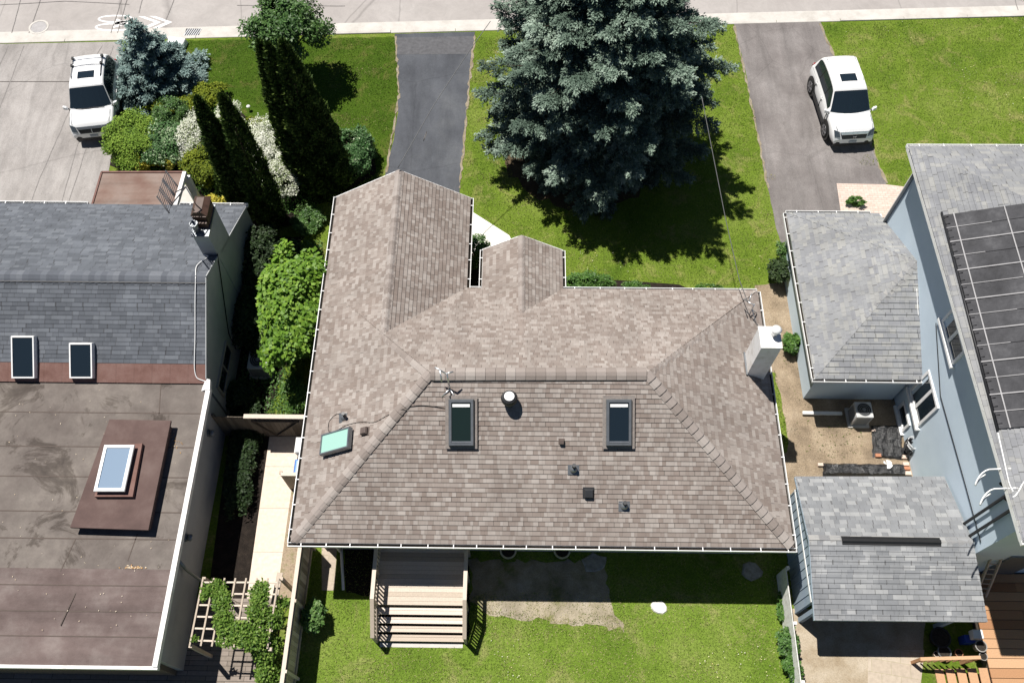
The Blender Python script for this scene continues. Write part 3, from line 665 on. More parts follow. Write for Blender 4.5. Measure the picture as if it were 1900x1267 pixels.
for y, z in ((5.75, fz-.001), (5.0, fz-.016), (4.3, fz-.03)): mb.bar((LX, y, z), (FR-.12, y, z), .03, .008)
for (ax, ay), (bx, by) in (((140, 1100), (112, 1160)), ((112, 1060), (140, 1000)), ((237, 1040), (255, 990)), ((300, 690), (295, 770))):
    p, q = at(ax, ay, fz+.003), at(bx, by, fz+.003); mb.bar(p, q, .03, .006)
mb.build('seam', plain('membrane_seam', (.1, .08, .07), .9, .15), fr_)
mb = MB(); mb.bar((FR+.0, FY, fz-.05), (FR+.0, 12.2, fz-.03), .15, .2); mb.hexa([(FR-.35, 12.12, fz-.1), (FR+.07, 12.12, fz-.1), (FR+.02, 12.5, fz-.1), (FR-.3, 12.6, fz-.1)], [(FR-.12, 12.12, fz+.1), (FR+.075, 12.12, fz+.1), (FR+.02, 12.5, fz+.1), (FR-.16, 12.55, fz+.1)])
mb.bar((LX, FY-.03, fz-.1), (FR+.07, FY-.03, fz-.1), .09, .19); mb.build('white_edge_trim', M['trim'], left)
# leaf litter scraps on the flat roof
mb = MB(); rl = random.Random(5)
for k in range(150):
    if k < 50: p = at(250+rl.gauss(0, 12), 1054-abs(rl.gauss(0, 2)), fz)
    elif k < 75: p = at(323+rl.gauss(0, 6), 815+rl.gauss(0, 14), fz)
    else: p = at(rl.uniform(0, 330), rl.uniform(720, 1180), fz)
    if p.x > FR-.2: continue
    s = rl.uniform(.012, .028) if k >= 75 else rl.uniform(.02, .04); a = rl.uniform(0, 6.28); d = V((math.cos(a), math.sin(a), rl.uniform(-.2, .3))); e = V((-d.y, d.x, rl.uniform(-.2, .3))); p = p+V((0, 0, .02))
    mb.face([p-d*s, p-e*s*.5, p+d*s, p+e*s*.5], t=rl.random() if k < 75 else rl.uniform(.8, 1))
mb.build('fallen_leaves', tinted('dry_leaves', [(0, (.28, .14, .05)), (.6, (.45, .28, .12)), (1, (.62, .55, .44))], .8), fr_)['kind'] = 'stuff'
# raised box with the white framed skylight
rz_ = fz+.38; R4 = [at(*p, rz_) for p in ((130, 978), (275, 983), (317, 780), (203, 778))]
ins = lambda P, d: [P[i]+(sum(P, V())/4-P[i]).normalized()*d for i in range(4)]
mb = MB(); base = [V((p.x, p.y, fz-.01)) for p in ins(R4, .12)]
mb.hexa(base, [V((p.x, p.y, rz_-.09)) for p in ins(R4, .12)]); mb.hexa([V((p.x, p.y, rz_-.09)) for p in R4], R4); bx_ = mb.build('roof_box', M['boxmem'] if 'boxmem' in M else M.setdefault('boxmem', patchy('red_brown_cover', [(.082, .055, .05), (.108, .072, .065), (.14, .1, .09)], 1.0, fine=50, finea=.15, bumps=.1)), left)
mb = MB(); q = [at(*p, rz_+.14) for p in ((175, 921), (246, 921), (264, 822), (196, 828))]; mb.hexa([V((p.x, p.y, rz_)) for p in q], q); mb.build('curb', M['brickred'], bx_)
M['glass_sky'] = glass('pale_blue_glass', (.2, .27, .36), .05, .8)
q = [at(*p, rz_+.28) for p in ((175, 912), (232, 912), (250, 826), (194, 826))]
sk = skylight(bx_, q, V((0, 0, 1)), frame='white', gl='glass_sky', h=.06, fw=.1)
# two skylights on the rear slope, standing proud
P0 = V((xw, yr, zr))
for q in ([(22, 702), (66, 702), (64, 623), (21, 623)], [(129, 702), (173, 702), (172, 636), (129, 636)]):
    pts = [onp(a, b_, P0+nLR*.15, nLR)-nLR*.15 for a, b_ in q]
    skylight(lroof, pts, nLR, frame='white', gl='glass', h=.2, fw=.055)
# front porch with flat brown roof
mb = MB(); q = [at(*p, 2.1) for p in ((168, 392), (322, 396), (343, 320), (189, 320))]
mb.hexa([p+V((0, 0, -.25)) for p in q], q); po = mb.build('porch_roof', M['copper'], left)
mb = MB()
mb.bar(q[1]+V((0, 0, -.03)), q[2]+V((0, 0, -.03)), .14, .18); mb.build('porch_trim', M['trim'], po)
mb = MB()
for i, j in ((2, 3), (3, 0)): mb.bar(q[i]+V((0, 0, -.03)), q[j]+V((0, 0, -.03)), .07, .14)
mb.build('porch_edge', M['brickred'], po)
for p in (q[2], q[3]): mb = MB(); mb.box(p.x-.12, p.x+.12, p.y-.15, p.y+.05, 0, 1.87); mb.build('porch_post', M['white'], left)
gutter(left, V((q[1].x+.2, ye+.05, ze)), V((xw+.05, ye+.05, ze)), (0, 1, 0), gap=False); gutter(left, V((LX, ye+.05, ze)), V((q[0].x-.15, ye+.05, ze)), (0, 1, 0), gap=False)
mb = MB(); mb.bar((xw+.015, ye, ze-.04), (xw+.015, yr, zr-.04), .03, .12); mb.build('rake_board', M['stucco'], left); mb = MB(); mb.bar((xw+.015, yr, zr-.04), (xw+.015, yb, zb-.04), .03, .12); mb.build('rake_board', M['stucco'], left)
# wide stucco chimney on the gable wall
mb = MB(); cy0, cy1, ct = 16.72, 17.95, 5.0
mb.box(xw-.5, xw+.03, cy0, cy1, 1.0, ct); lch = mb.build('chimney', M['stucco'], left, bevel=.01)
mb = MB(); mb.box(xw-.54, xw+.06, cy0-.04, cy1+.04, ct, ct+.06); mb.build('chimney_crown', M['greymetal'], lch)
mb = MB(); mb.box(xw-.45, xw+.02, cy0+.42, cy1-.02, ct+.06, ct+.5); mb.box(xw-.47, xw, cy0+.3, cy0+.55, ct+.06, ct+.3)
mb.hexa([(xw-.5, cy0+.45, ct+.5), (xw+.05, cy0+.45, ct+.5), (xw+.05, cy1+.05, ct+.5), (xw-.5, cy1+.05, ct+.5)], [(xw-.36, cy0+.5, ct+.64), (xw-.12, cy0+.5, ct+.64), (xw-.12, cy1-.1, ct+.64), (xw-.36, cy1-.1, ct+.64)])
mb.build('chimney_hood', plain('dark_brown_metal', (.075, .042, .03), .5, .4, var=.3), lch)
fc = V((xw-.36, cy0+.18, ct+.06)); mb = MB(); mb.tube([fc, up(fc, .35)], .1, 14); fl = mb.build('flue', M['greymetal'], lch)
mb = MB(); ring(mb, fc, .14, .14, .04, ct+.4, ct+.47, 18); mb.tube([up(fc, .36), up(fc, .37)], .1, 14); mb.build('flue_cap', M['greymetal'], fl)
# roof aerial: grid of rods on a boom
A0 = V((xw-.3, cy1-.45, ct+.3)); A1 = A0+V((-.1, .1, 1.2))
an = MB(); an.tube([A0, A1], .02, 8); aer = an.build('antenna_mast', M['alu'], lch)
ctrz = A1.z+.05
pa = at(304, 368, ctrz); pb_ = at(318, 330, ctrz)
mb = MB()
q = [at(*p, ctrz) for p in ((292, 366), (313, 394), (334, 350), (308, 318))]
ax = (q[3]-q[0]); bx2 = (q[1]-q[0])
for k in (0, .27, .35, .62, .68, 1.): mb.tube([q[0]+ax*k-bx2*.05, q[0]+ax*k+bx2*1.05], .022, 6)
for k in range(9):
    t_ = k/8
    for lo, hi in ((0, .3), (.36, .64), (.68, 1)): mb.tube([q[0]+bx2*t_+ax*lo, q[0]+bx2*t_+ax*hi], .011, 5)
mb.tube([q[0]+bx2*.5-ax*.02, q[0]+bx2*.5+ax*1.02], .014, 6)
mb.tube([q[1]+ax*.25, A1], .022, 8); mb.tube([A1, q[0]+bx2+ax*.75], .018, 8); mb.build('grid_aerial', M['aerial'] if 'aerial' in M else M.setdefault('aerial', plain('dull_aerial_rods', (.06, .06, .065), .5, .4)), aer)
cable(lroof, [(374, 466), (379, 473), (386, 476), (371, 487), (364, 496), (363, 512)], .016, 'white_pvc', nLF, P0, .05)
cable(lroof, [(363, 513), (362, 560), (362, 620), (361, 660), (361, 685), (365, 700), (374, 705), (384, 708)], .016, 'white_pvc', nLR, P0, .05)
# side wall: window, lamps, pipes
mb = MB(); y0, y1, z0, z1 = 12.7, 14.55, .95, 1.75
for a in ((y0, y1, z0, z0+.09), (y0, y1, z1-.09, z1), (y0, y0+.09, z0+.09, z1-.09), (y1-.09, y1, z0+.09, z1-.09), ((y0+y1)/2-.03, (y0+y1)/2+.03, z0+.09, z1-.09)): mb.box(xw+.003, xw+.06, *a)
wf = mb.build('window', M['beige'], left); mb = MB(); mb.box(xw+.002, xw+.03, y0+.09, y1-.09, z0+.09, z1-.09); mb.build('pane', M['glass'], wf)
for y, z in ((11.04, 1.7), (7.44, 1.89)):
    mb = MB(); mb.tube([(xw, y, z), (xw+.05, y, z)], .13, 14); mb.tube([(xw+.05, y, z), (xw+.16, y, z-.02), (xw+.2, y, z-.05)], [.1, .12, .06], 14); mb.build('wall_lamp', M['greymetal'], left)
mb = MB(); mb.tube([(xw+.1, 6.6, 2.4), (xw+.1, 6.5, 1.6), (xw+.5, 6.25, 1.2), (xw+.55, 6.2, .1)], .05, 8); mb.build('downpipe', M['greymetal'], left)
mb = MB(); mb.tube([(xw+.03, 16.7, 4.0), (xw+.03, 16.2, 3.3), (xw+.03, 15.5, 2.4), (xw+.03, 14.9, 1.6), (xw+.03, 14.8, .6)], .018, 6); mb.build('wall_cable', M['rubber'], left)
mb = MB(); mb.box(LX, xw-.2, 3.6, 3.75, 0, 2.4); mb.build('rear_wall', M['darkwood'], left)
# ================================================================== RIGHT NEIGHBOUR
right = thing('blue_stucco_house', (17, 13, 0), 'tall pale blue stucco house with grey hip roof carrying pool heating mats', 'house')
gx = lambda y: 12.92+.0227*(19.58-y)      # gutter line
wx = lambda y: 13.8+.026*(11.07-y)     # wall face
yn, yfr, rz = 6.37, 19.58, 6.47
mb = MB(); mb.hexa([(wx(7), 7.0, 0), (24, 7.0, 0), (24, 19.4, 0), (wx(19.4), 19.4, 0)], [(wx(7), 7.0, rz-.1), (24, 7.0, rz-.1), (24, 19.4, rz-.1), (wx(19.4), 19.4, rz-.1)])
rwall = mb.build('wall', M['bluewall'], right)
ps = .3; A_ = V((gx(yfr), yfr, rz)); B_ = V((gx(yn), yn, rz)); hw = 5.0
T_ = V((A_.x+6.5, A_.y-6.5, rz+6.5*ps)); T2 = V((B_.x+6.4, B_.y+6.6, rz+6.5*ps))
mb = MB()
nRW = slope(mb, [B_, A_, T_, T2], (0, 1, 0), course=.16)
nRF = slope(mb, [A_, (27, yfr+.1, rz), (27, yfr-6.4, rz+6.5*ps), T_], (1, 0, 0), course=.16)
nRN = slope(mb, [B_, (27, yn, rz), (27, yn+6.6, rz+6.5*ps), T2], (1, 0, 0), course=.16)
rroof = mb.build('roof', M['shingle_grey'], right)
mb = MB(); caps(mb, A_+V((.1, -.1, .03)), T_, nRF, nRW, w=.17, exp=.3, lift=.008, th=.006, seed=11); caps(mb, B_+V((.1, .1, .03)), T2, nRN, nRW, w=.17, exp=.3, lift=.008, th=.006, seed=12); mb.build('hip_cap', M['cap_grey'], rroof)
mb = MB(); mb.hexa([(B_.x, yn, rz-.16), (27, yn, rz-.16), (27, yfr, rz-.16), (A_.x, yfr, rz-.16)], [(B_.x, yn, rz-.02), (27, yn, rz-.02), (27, yfr, rz-.02), (A_.x, yfr, rz-.02)]); mb.build('soffit', M['white'], right)
g = gutter(right, B_+gz+V((.11, 0, 0)), A_+gz+V((.11, 0, 0)), (-1, 0, 0), w=.11, mat='trim'); gutter(right, A_+gz, V((26, yfr+.09, rz))+gz, (0, 1, 0), gap=False); gutter(right, B_+gz, V((26, yn, rz))+gz, (0, -1, 0), gap=False)
# corner downpipe
mb = MB(); y = 19.35; mb.tube([(wx(y)-.03, y+.03, rz-.15), (wx(y)-.06, y-.04, 4.6), (wx(y)-.06, y-.04, 2.55)], .055, 10); mb.build('downpipe', M['greymetal'], right)
mb = MB(); mb.box(wx(y)-.05, wx(y)+.25, y+.055, y+.11, .1, rz-.16); mb.build('corner_board', M['white'], right)
# solar mats
hp = lambda a, b_, l=.0: onp(a, b_, A_+nRW*.09, nRW)+nRW*l
sa, sb, sc_, sd4 = hp(1748, 400), hp(1850, 797), hp(1902, 789), hp(1902, 373)
yax = (sb-sa).normalized(); xax = (nRW.cross(yax)); xax = xax if xax.x > 0 else -xax
L_ = (sb-sa).length; W_ = 4.2
f_ = lambda s, t, l=0: sa+yax*s+xax*t+nRW*l
m, n, b = newmat('black_rubber_mat', .75, .3); uv = n.nodes.new('ShaderNodeTexCoord').outputs['Object']
c_ = ramp(n, noise(n, 1.2, 7, rough=.7), [(.32, (.028, .028, .031)), (.55, (.055, .055, .06)), (.72, (.1, .1, .106))])
n.links.new(c_, b.inputs['Base Color']); bump(n, b, noise(n, 8, 4, dist=1.), .6, .04); M['mat'] = m
nrow = 14; step = L_/nrow; mb = MB()
for k in range(nrow):
    a, b2 = k*step+.012, (k+1)*step-.012; z = .03+.008*(k % 2)
    mb.hexa([f_(b2, .05, 0), f_(b2, W_, 0), f_(a, W_, 0), f_(a, .05, 0)], [f_(b2, .05, z), f_(b2, W_, z), f_(a, W_, z), f_(a, .05, z)])
pan = mb.build('solar_heating_mat', M['mat'], rroof)
mb = MB(); mb.tube([f_(-.1, 0, .04), f_(L_+.05, 0, .04)], .035, 8); 
for k in range(nrow*2): mb.tube([f_(k*step/2+.1, 0, .04), f_(k*step/2+.1, .16, .04)], .016, 6)
mb.build('header_pipe', M['dark'], pan)
strap = plain('grey_strap', (.3, .295, .3), .6, .3)
mb = MB()
for k in range(1, nrow): mb.bar(f_(k*step, .0, .06), f_(k*step, W_ if k % 2 == 0 else .9+.4*(k % 3), .06), .035 if k % 2 == 0 else .02, .008, up=nRW)
for t_ in (.32, 1.75, 3.2): mb.bar(f_(0, t_, .068), f_(L_, t_, .068), .035, .008, up=nRW)
mb.build('strap', strap, pan)
# roof edge feed pipes
cable(rroof, [(1851, 800), (1862, 850), (1872, 895), (1880, 912)], .022, 'white_pvc', nRW, A_, .06, 'feed_pipe')
cable(rroof, [(1900, 893), (1886, 917), (1878, 922)], .022, 'white_pvc', nRW, A_, .06, 'feed_pipe')
mb = MB(); h0 = V((gx(8)-.12, 7.9, rz-.02))
for k in range(2):
    yy = h0.y-.55*k+.25; pts = [V((h0.x+.35+.1*math.cos(t_), yy+.16*math.sin(t_), rz+.08)) if t_ < 1.57 else V((h0.x-.1-.45*math.sin((t_-1.57)*1.1)*1.0, yy+.2*math.cos((t_-1.57)*2), rz-.1-.35*(t_-1.57)/3)) for t_ in np.linspace(0, 4.4, 22)]
    mb.tube(pts, .022, 8)
mb.build('feed_hose', M['white_pvc'], right)
mb = MB()
for k in range(2):
    yy = 7.95-.42*k; mb.tube([(gx(yy)+.1, yy+.1, rz-.4), (wx(yy)-.12, yy, rz-.75), (wx(yy)-.12, yy-.05, 2.3)], .045, 8)
mb.build('black_pipe', M['dark'], right)
# windows of the side wall
def sidewin(y0, y1, z0, z1, sash=True, sill=True):
    X = wx((y0+y1)/2); mb = MB(); f = .1
    for a in ((y0, y1, z0, z0+f), (y0, y1, z1-f, z1), (y0, y0+f, z0+f, z1-f), (y1-f, y1, z0+f, z1-f)): mb.box(X-.05, X+.06, *a)
    if sash: mb.box(X-.04, X+.06, (y0+y1)/2-.06, (y0+y1)/2+.06, z0+f, z1-f)
    w_ = mb.build('window', M['white'], right)
    mb = MB(); mb.box(X-.012, X+.05, y0+f, y1-f, z0+f, z1-f); mb.build('pane', M['glass'], w_)
    if sill: mb = MB(); mb.box(X-.12, X+.06, y0-.1, y1+.1, z0-.1, z0); mb.build('sill', M['white'], w_)
sidewin(12.5, 14.1, 4.45, 5.3); sidewin(11.7, 13.1, 1.3, 2.9); sidewin(12.0, 12.95, .1, .75, False)
mb = MB(); mb.tube([(wx(14)-.03, 14.2, 4.1), (wx(12)-.03, 12, 3.2), (wx(9)-.03, 9, 3.25), (wx(7.2)-.03, 7.2, 3.25)], .014, 6); mb.build('wall_cable', M['rubber'], right)
mb = MB(); mb.box(wx(7)+1.2, wx(7)+2.2, 6.94, 6.998, .4, 2.5); mb.build('rear_door', M['greymetal'], right)
mb = MB(); mb.box(wx(7)-.02, wx(7)+.22, 7.3, 7.5, 1.7, 2.1); mb.build('meter_box', M['white_pvc'], right)
# garage wing
gzv = 2.3
g1, g2, g3 = at(1459, 395, gzv), at(1513, 702, gzv), at(1712, 700, gzv)
ga = V((wx(16.7)+.0, 16.72, 3.95)); g4 = V((wx(g1.y)-.002, g1.y, gzv)); g3 = V((wx(g2.y)-.002, g2.y, gzv))
mb = MB()
nGW = slope(mb, [g2, g1, ga], (0, 1, 0), course=.2); nGF = slope(mb, [g1, g4, ga], (1, 0, 0), course=.2); nGN = slope(mb, [g2, g3, ga], (1, 0, 0), course=.2)
groof = mb.build('garage_roof', M['shingle_grey'], right)
mb = MB(); caps(mb, g1+V((.1, -.1, .02)), ga, nGW, nGF, w=.16, exp=.26, lift=.008, th=.008, seed=13); caps(mb, g2+V((.1, .1, .02)), ga, nGN, nGW, w=.2, exp=.26, lift=.014, th=.014, seed=14); mb.build('hip_cap', M['cap_grey'], groof)
gi = .3
mb = MB(); mb.box(g2.x+gi, wx(16)-.005, g2.y+gi, g1.y-gi, 0, gzv-.14); mb.build('garage_wall', M['bluewall'], right)
mb = MB(); mb.box(g2.x+.003, wx(16)-.005, g2.y+.003, g1.y, gzv-.14, gzv-.02); mb.build('garage_soffit', M['white'], right)
gutter(right, g2+gz, g1+gz, (-1, 0, 0)); gutter(right, g2+gz-V((.1, 0, 0)), g3+gz+V((-.02, 0, 0)), (0, -1, 0)); gutter(right, g1+gz, g4+gz-V((.3, 0, 0)), (0, 1, 0))
mb = MB(); mb.tube([(g2.x+gi-.05, g1.y-gi-.2, gzv-.15), (g2.x+gi-.05, g1.y-gi-.2, .1)], .04, 8); mb.build('garage_downpipe', M['white'], right)
mb = MB(); mb.box(g3.x-1.2, g3.x-.85, g2.y+gi-.14, g2.y+gi-.003, 1.75, 1.9); mb.build('garage_lamp', M['white'], right)
P_ = onp(1712, 580, g2, nGN); cable(groof, [(1701, 536), (1702, 560), (1704, 586)], .012, 'white_pvc', nGN, g2, .02, 'vent_rod')
# ================================================================== SHED between the houses
shed = thing('garden_pavilion', (11.4, 7.3, 0), 'pale grey shingled gable roof over an open sided blue shed by the cedar deck', 'shed')
s1, s2, s3, s4 = at(1511, 1150, 2.2), at(1832, 1153, 2.2), at(1752, 884, 2.2), at(1475, 884, 2.2); r1, r2 = at(1501, 1001, 2.95), at(1806, 1006, 2.95)
mb = MB(); nS1 = slope(mb, [s1, s2, r2, r1], (1, 0, 0), course=.155); nS2 = slope(mb, [s4, s3, r2, r1], (1, 0, 0), course=.155); sro = mb.build('roof', M['shingle_pale'], shed)
mb = MB(); caps(mb, r1, r2, nS1, nS2, w=.17, exp=.32, lift=.01, th=.006, seed=15); mb.build('ridge_cap', M['cap_grey'], sro)
mb = MB(); v1, v2 = r1.lerp(r2, .2), r1.lerp(r2, .8); e = V((0, .14, 0)); d = V((0, 0, .02))
mb.hexa([v1-e-d*3, v2-e-d*3, v2+e-d*3, v1+e-d*3], [v1-e*.9+d*.5, v2-e*.9+d*.5, v2+e*.9+d*.5, v1+e*.9+d*.5])
mb.hexa([v1-e*.6+d*.6, v2-e*.6+d*.6, v2+e*.6+d*.6, v1+e*.6+d*.6], [v1-e*.25+d*3.2, v2-e*.25+d*3.2, v2+e*.25+d*3.2, v1+e*.25+d*3.2]); mb.build('ridge_skylight', M['carblack'], sro)
mb = MB()
for P in ([s1, s2, r2, r1], [s4, s3, r2, r1]): 
    mb.face([p-V((0, 0, .03)) for p in P]); mb.face([p-V((0, 0, .12)) for p in P])
    for i in range(4): j = (i+1) % 4; mb.face([P[i]-V((0, 0, .03)), P[j]-V((0, 0, .03)), P[j]-V((0, 0, .12)), P[i]-V((0, 0, .12))])
mb.build('roof_deck', M['bluesiding'], shed)
mb = MB(); wx0 = 9.07; ya, yb2, yz = 5.7, 9.25, 7.33
mb.face([(wx0, ya, 0), (wx0, yb2, 0), (wx0, yb2, 2.12), (wx0, yz, 2.8), (wx0, ya, 2.2)][::-1]); mb.face([(wx0+.09, ya, 0), (wx0+.09, yb2, 0), (wx0+.09, yb2, 2.12), (wx0+.09, yz, 2.8), (wx0+.09, ya, 2.2)])
mb.face([(wx0, ya, 0), (wx0+.09, ya, 0), (wx0+.09, ya, 2.2), (wx0, ya, 2.2)]); mb.box(wx0+.09, 13.6, yb2-.09, yb2, 0, 2.1)
swall = mb.build('wall', M['bluesiding'], shed)
mb = MB(); y = ya
while y < yb2: mb.box(wx0-.022, wx0-.001, y, y+.035, 0, 2.1+.3*(1-abs(y-yz)/2)); y += .27
mb.build('batten', M['bluesiding'], swall)
mb = MB(); mb.box(wx0-.04, wx0-.023, ya, yb2, 1.75, 1.84); mb.build('trim_rail', M['white'], swall)
for x_, y_ in ((13.5, 5.35), (13.5, 9.1), (9.2, 5.5)): mb = MB(); mb.box(x_-.07, x_+.07, y_-.07, y_+.07, 0, 2.16); mb.build('post', M['bluesiding'], shed)
mb = MB(); mb.box(9.0, 13.8, 5.28, 5.42, 2.0, 2.137); mb.build('beam', M['bluesiding'], shed)
# ================================================================== CARS
def car(loc, rz, ln, label, rack, front):
    t = thing('parked_car', loc, label, 'car', 'white SUVs parked on the driveways', rz)
    k = ln/4.6; Y = lambda y: y*k
    def loft(sts, sec, closed_ends=True):
        mb = MB(); rows = [sec(*s) for s in sts]; n = len(rows[0])
        for a, b_ in zip(rows, rows[1:]):
            for j in range(n-1): mb.face([a[j], a[j+1], b_[j+1], b_[j]][::-1])
        mb.face(rows[0]); mb.face(rows[-1][::-1]); return mb
    def sec(y, hw, zb, zt, cr):
        h = [(0, zt+cr), (.55*hw, zt+cr*.8), (.86*hw, zt), (.975*hw, zt-.07), (hw, min(.66, zt-.12)), (.985*hw, min(.5, zt-.16)), (.93*hw, zb), (0, zb)]
        return [V((-a, Y(y), z)) for a, z in h[:0:-1]][:]+[V((a, Y(y), z)) for a, z in h]
    mb = loft([(-2.3, .8, .42, .9, .0), (-2.24, .9, .32, 1.0, .02), (-1.9, .945, .27, 1.06, .02), (0, .955, .25, 1.05, .02), (1.1, .95, .25, 1.05, .04), (1.55, .94, .25, 1.0, .06), (1.9, .93, .27, .98, .06), (2.06, .91, .27, .9, .05), (2.2, .88, .28, .78, .04), (2.3, .85, .3, .64, .02), (2.32, .84, .31, .61, .01), (2.325, .83, .32, .6, .01)], sec)
    body = mb.build('body', M['carpaint'], t, local=True, subsurf=2, smooth=True)
    YS = [-2.2, -2.05, -1.92, -1.72, -1.4, -.9, -.3, .1, .3, 1.28]; ZS = [1.0, 1.36, 1.58, 1.685, 1.725, 1.75, 1.745, 1.725, 1.685, 1.02]; BW, BZ = .915, .97
    st = sorted(set([round(v_, 4) for v_ in list(np.linspace(-2.2, -1.72, 9))+list(np.linspace(-1.72, .3, 18))+list(np.linspace(.3, 1.28, 13))+[-1.86, -1.07, -1.0, -.06, .0, .92, -2.14, -1.95, .38, 1.2]]))
    def surf(y, j, off=0.):
        """point j of the cross-section at station y; j = 0..22 from the left base over the roof to the right base"""
        zr = float(np.interp(y, YS, ZS)); f = max(0., (zr-BZ)/.75); e = BW-.2*f; sx = -1 if j < 11 else 1; k = j if j <= 11 else 22-j
        rc = min(.11, .6*(zr-BZ)+.001)
        if k <= 5: t_ = k/5; x, z = BW+(e-BW)*t_, BZ+(zr-rc-BZ)*t_
        elif k <= 8: a = (k-5)/3*1.35; x, z = e-rc*(1-math.cos(a))*1.1, zr-rc+rc*math.sin(a)
        else: x8 = e-rc*(1-math.cos(1.35))*1.1; z8 = zr-rc+rc*math.sin(1.35); t_ = (k-8)/3; x, z = x8*(1-t_), z8+(.03*f+.003)*(1-(1-t_)**2)
        g = np.interp(y, [-2.2, -1.7, 0, .35, 1.28], [-.1, 0, 0, .05, .2]); yy = Y(y)-g*(x/.9)**2
        return V((sx*x, yy, z))
    def patch(name, ys_, js, off, mat, parent=None):
        mb = MB(); ys_ = [v_ for v_ in st if ys_[0]-1e-4 <= v_ <= ys_[1]+1e-4]
        G = {}
        for a, y in enumerate(ys_):
            for j in js:
                p = surf(y, j); e1 = surf(y+.02, j)-surf(y-.02, j); e2 = surf(y, min(j+1, 22))-surf(y, max(j-1, 0)); n_ = e2.cross(e1); n_ = n_.normalized() if n_.length > 1e-7 else V((0, 0, 1))
                if n_.dot(p-V((0, p.y, .9))) < 0: n_ = -n_
                G[a, j] = p+n_*off
        for a in range(len(ys_)-1):
            for j, j2 in zip(js, js[1:]): mb.face([G[a, j], G[a, j2], G[a+1, j2], G[a+1, j]][::-1], sm=True)
        return mb.build(name, M[mat], parent or t, local=True, smooth=True)
    patch('cabin', (-2.2, 1.28), list(range(23)), 0, 'carpaint')
    patch('windscreen', (.38, 1.2), list(range(7, 16)), .012, 'glass'); patch('rear_screen', (-2.14, -1.95), list(range(8, 15)), .012, 'glass')
    for js in ([1, 2, 3, 4, 5], [17, 18, 19, 20, 21]):
        patch('window_surround', (-1.92, .92), js, .006, 'carblack')
        for r_ in ((-1.86, -1.07), (-1.0, -.06), (.0, .92)): patch('side_window', r_, js, .013, 'glass')
    def pane(name, q, off, mat='glass'):
        q = [V((a, Y(b_), c)) for a, b_, c in q]; n_ = pnorm(q); mb = MB(); mb.hexa([p+n_*(off-.02) for p in q], [p+n_*off for p in q]); return mb.build(name, M[mat], t, local=True, bevel=.006)
    for sx in (-1, 1):
        mb = MB()
        for y in (-1.04, -.03, .95): mb.box(sx*.93 if sx > 0 else -.962, .962 if sx > 0 else -.93, Y(y)-.006, Y(y)+.006, .42, .95)
        mb.build('door_seam', M['carblack'], t, local=True)
        mb = MB(); mb.tube([(sx*.8, Y(1.3), 1.048), (sx*.79, Y(1.7), 1.03), (sx*.74, Y(2.1), .968)], .008, 5); mb.build('bonnet_seam', M['greymetal'], t, local=True)
    # sunroof, rails
    pane('sunroof', [(-.34, -.1, 1.775), (.34, -.1, 1.775), (.34, -.55, 1.782), (-.34, -.55, 1.782)], .01)
    for sx in (-1, 1):
        mb = MB(); mb.tube([(sx*.6, Y(-1.7), 1.7), (sx*.605, Y(-1.55), 1.78), (sx*.605, Y(-.3), 1.8), (sx*.6, Y(-.15), 1.74)], .017, 6); mb.build('roof_rail', M['carblack' if rack else 'carpaint'], t, local=True)
    if rack:
        for y in (-1.5, -1.0):
            mb = MB(); mb.bar((-.64, Y(y), 1.83), (.64, Y(y), 1.83), .05, .03)
            cb = mb.build('crossbar', M['alu'], t, local=True)
            for sx in (-1, 1):
                mb = MB(); mb.box(sx*.605-.05, sx*.605+.05, Y(y)-.06, Y(y)+.06, 1.775, 1.85); mb.build('foot', M['carblack'], cb, local=True)
    # mirrors, handles
    for sx in (-1, 1):
        mb = MB(); mb.hexa([V((sx*a, Y(1.0)+b_, c)) for a, b_, c in ((.93, -.06, 1.03), (1.13, -.09, 1.05), (1.13, .05, 1.05), (.93, .1, 1.03))][::sx], [V((sx*a, Y(1.0)+b_, c)) for a, b_, c in ((.97, -.05, 1.16), (1.12, -.07, 1.19), (1.12, .02, 1.19), (.97, .06, 1.16))][::sx])
        mr = mb.build('mirror', M['carpaint'], t, local=True, bevel=.025)
        mb = MB(); mb.bar((sx*.88, Y(1.02), 1.03), (sx*.99, Y(1.0), 1.06), .05, .03); mb.build('mirror_arm', M['carblack'], mr, local=True)
        for y in (-.02, -1.0):
            mb = MB(); mb.bar((sx*.965, Y(y)-.09, .93), (sx*.965, Y(y)+.09, .93), .02, .02); mb.build('door_handle', M['carpaint'], t, local=True)
        mb = MB(); mb.bar((sx*.955, Y(-1.0), .36), (sx*.955, Y(1.0), .36), .05, .14); mb.build('sill_trim', M['carblack'], t, local=True)
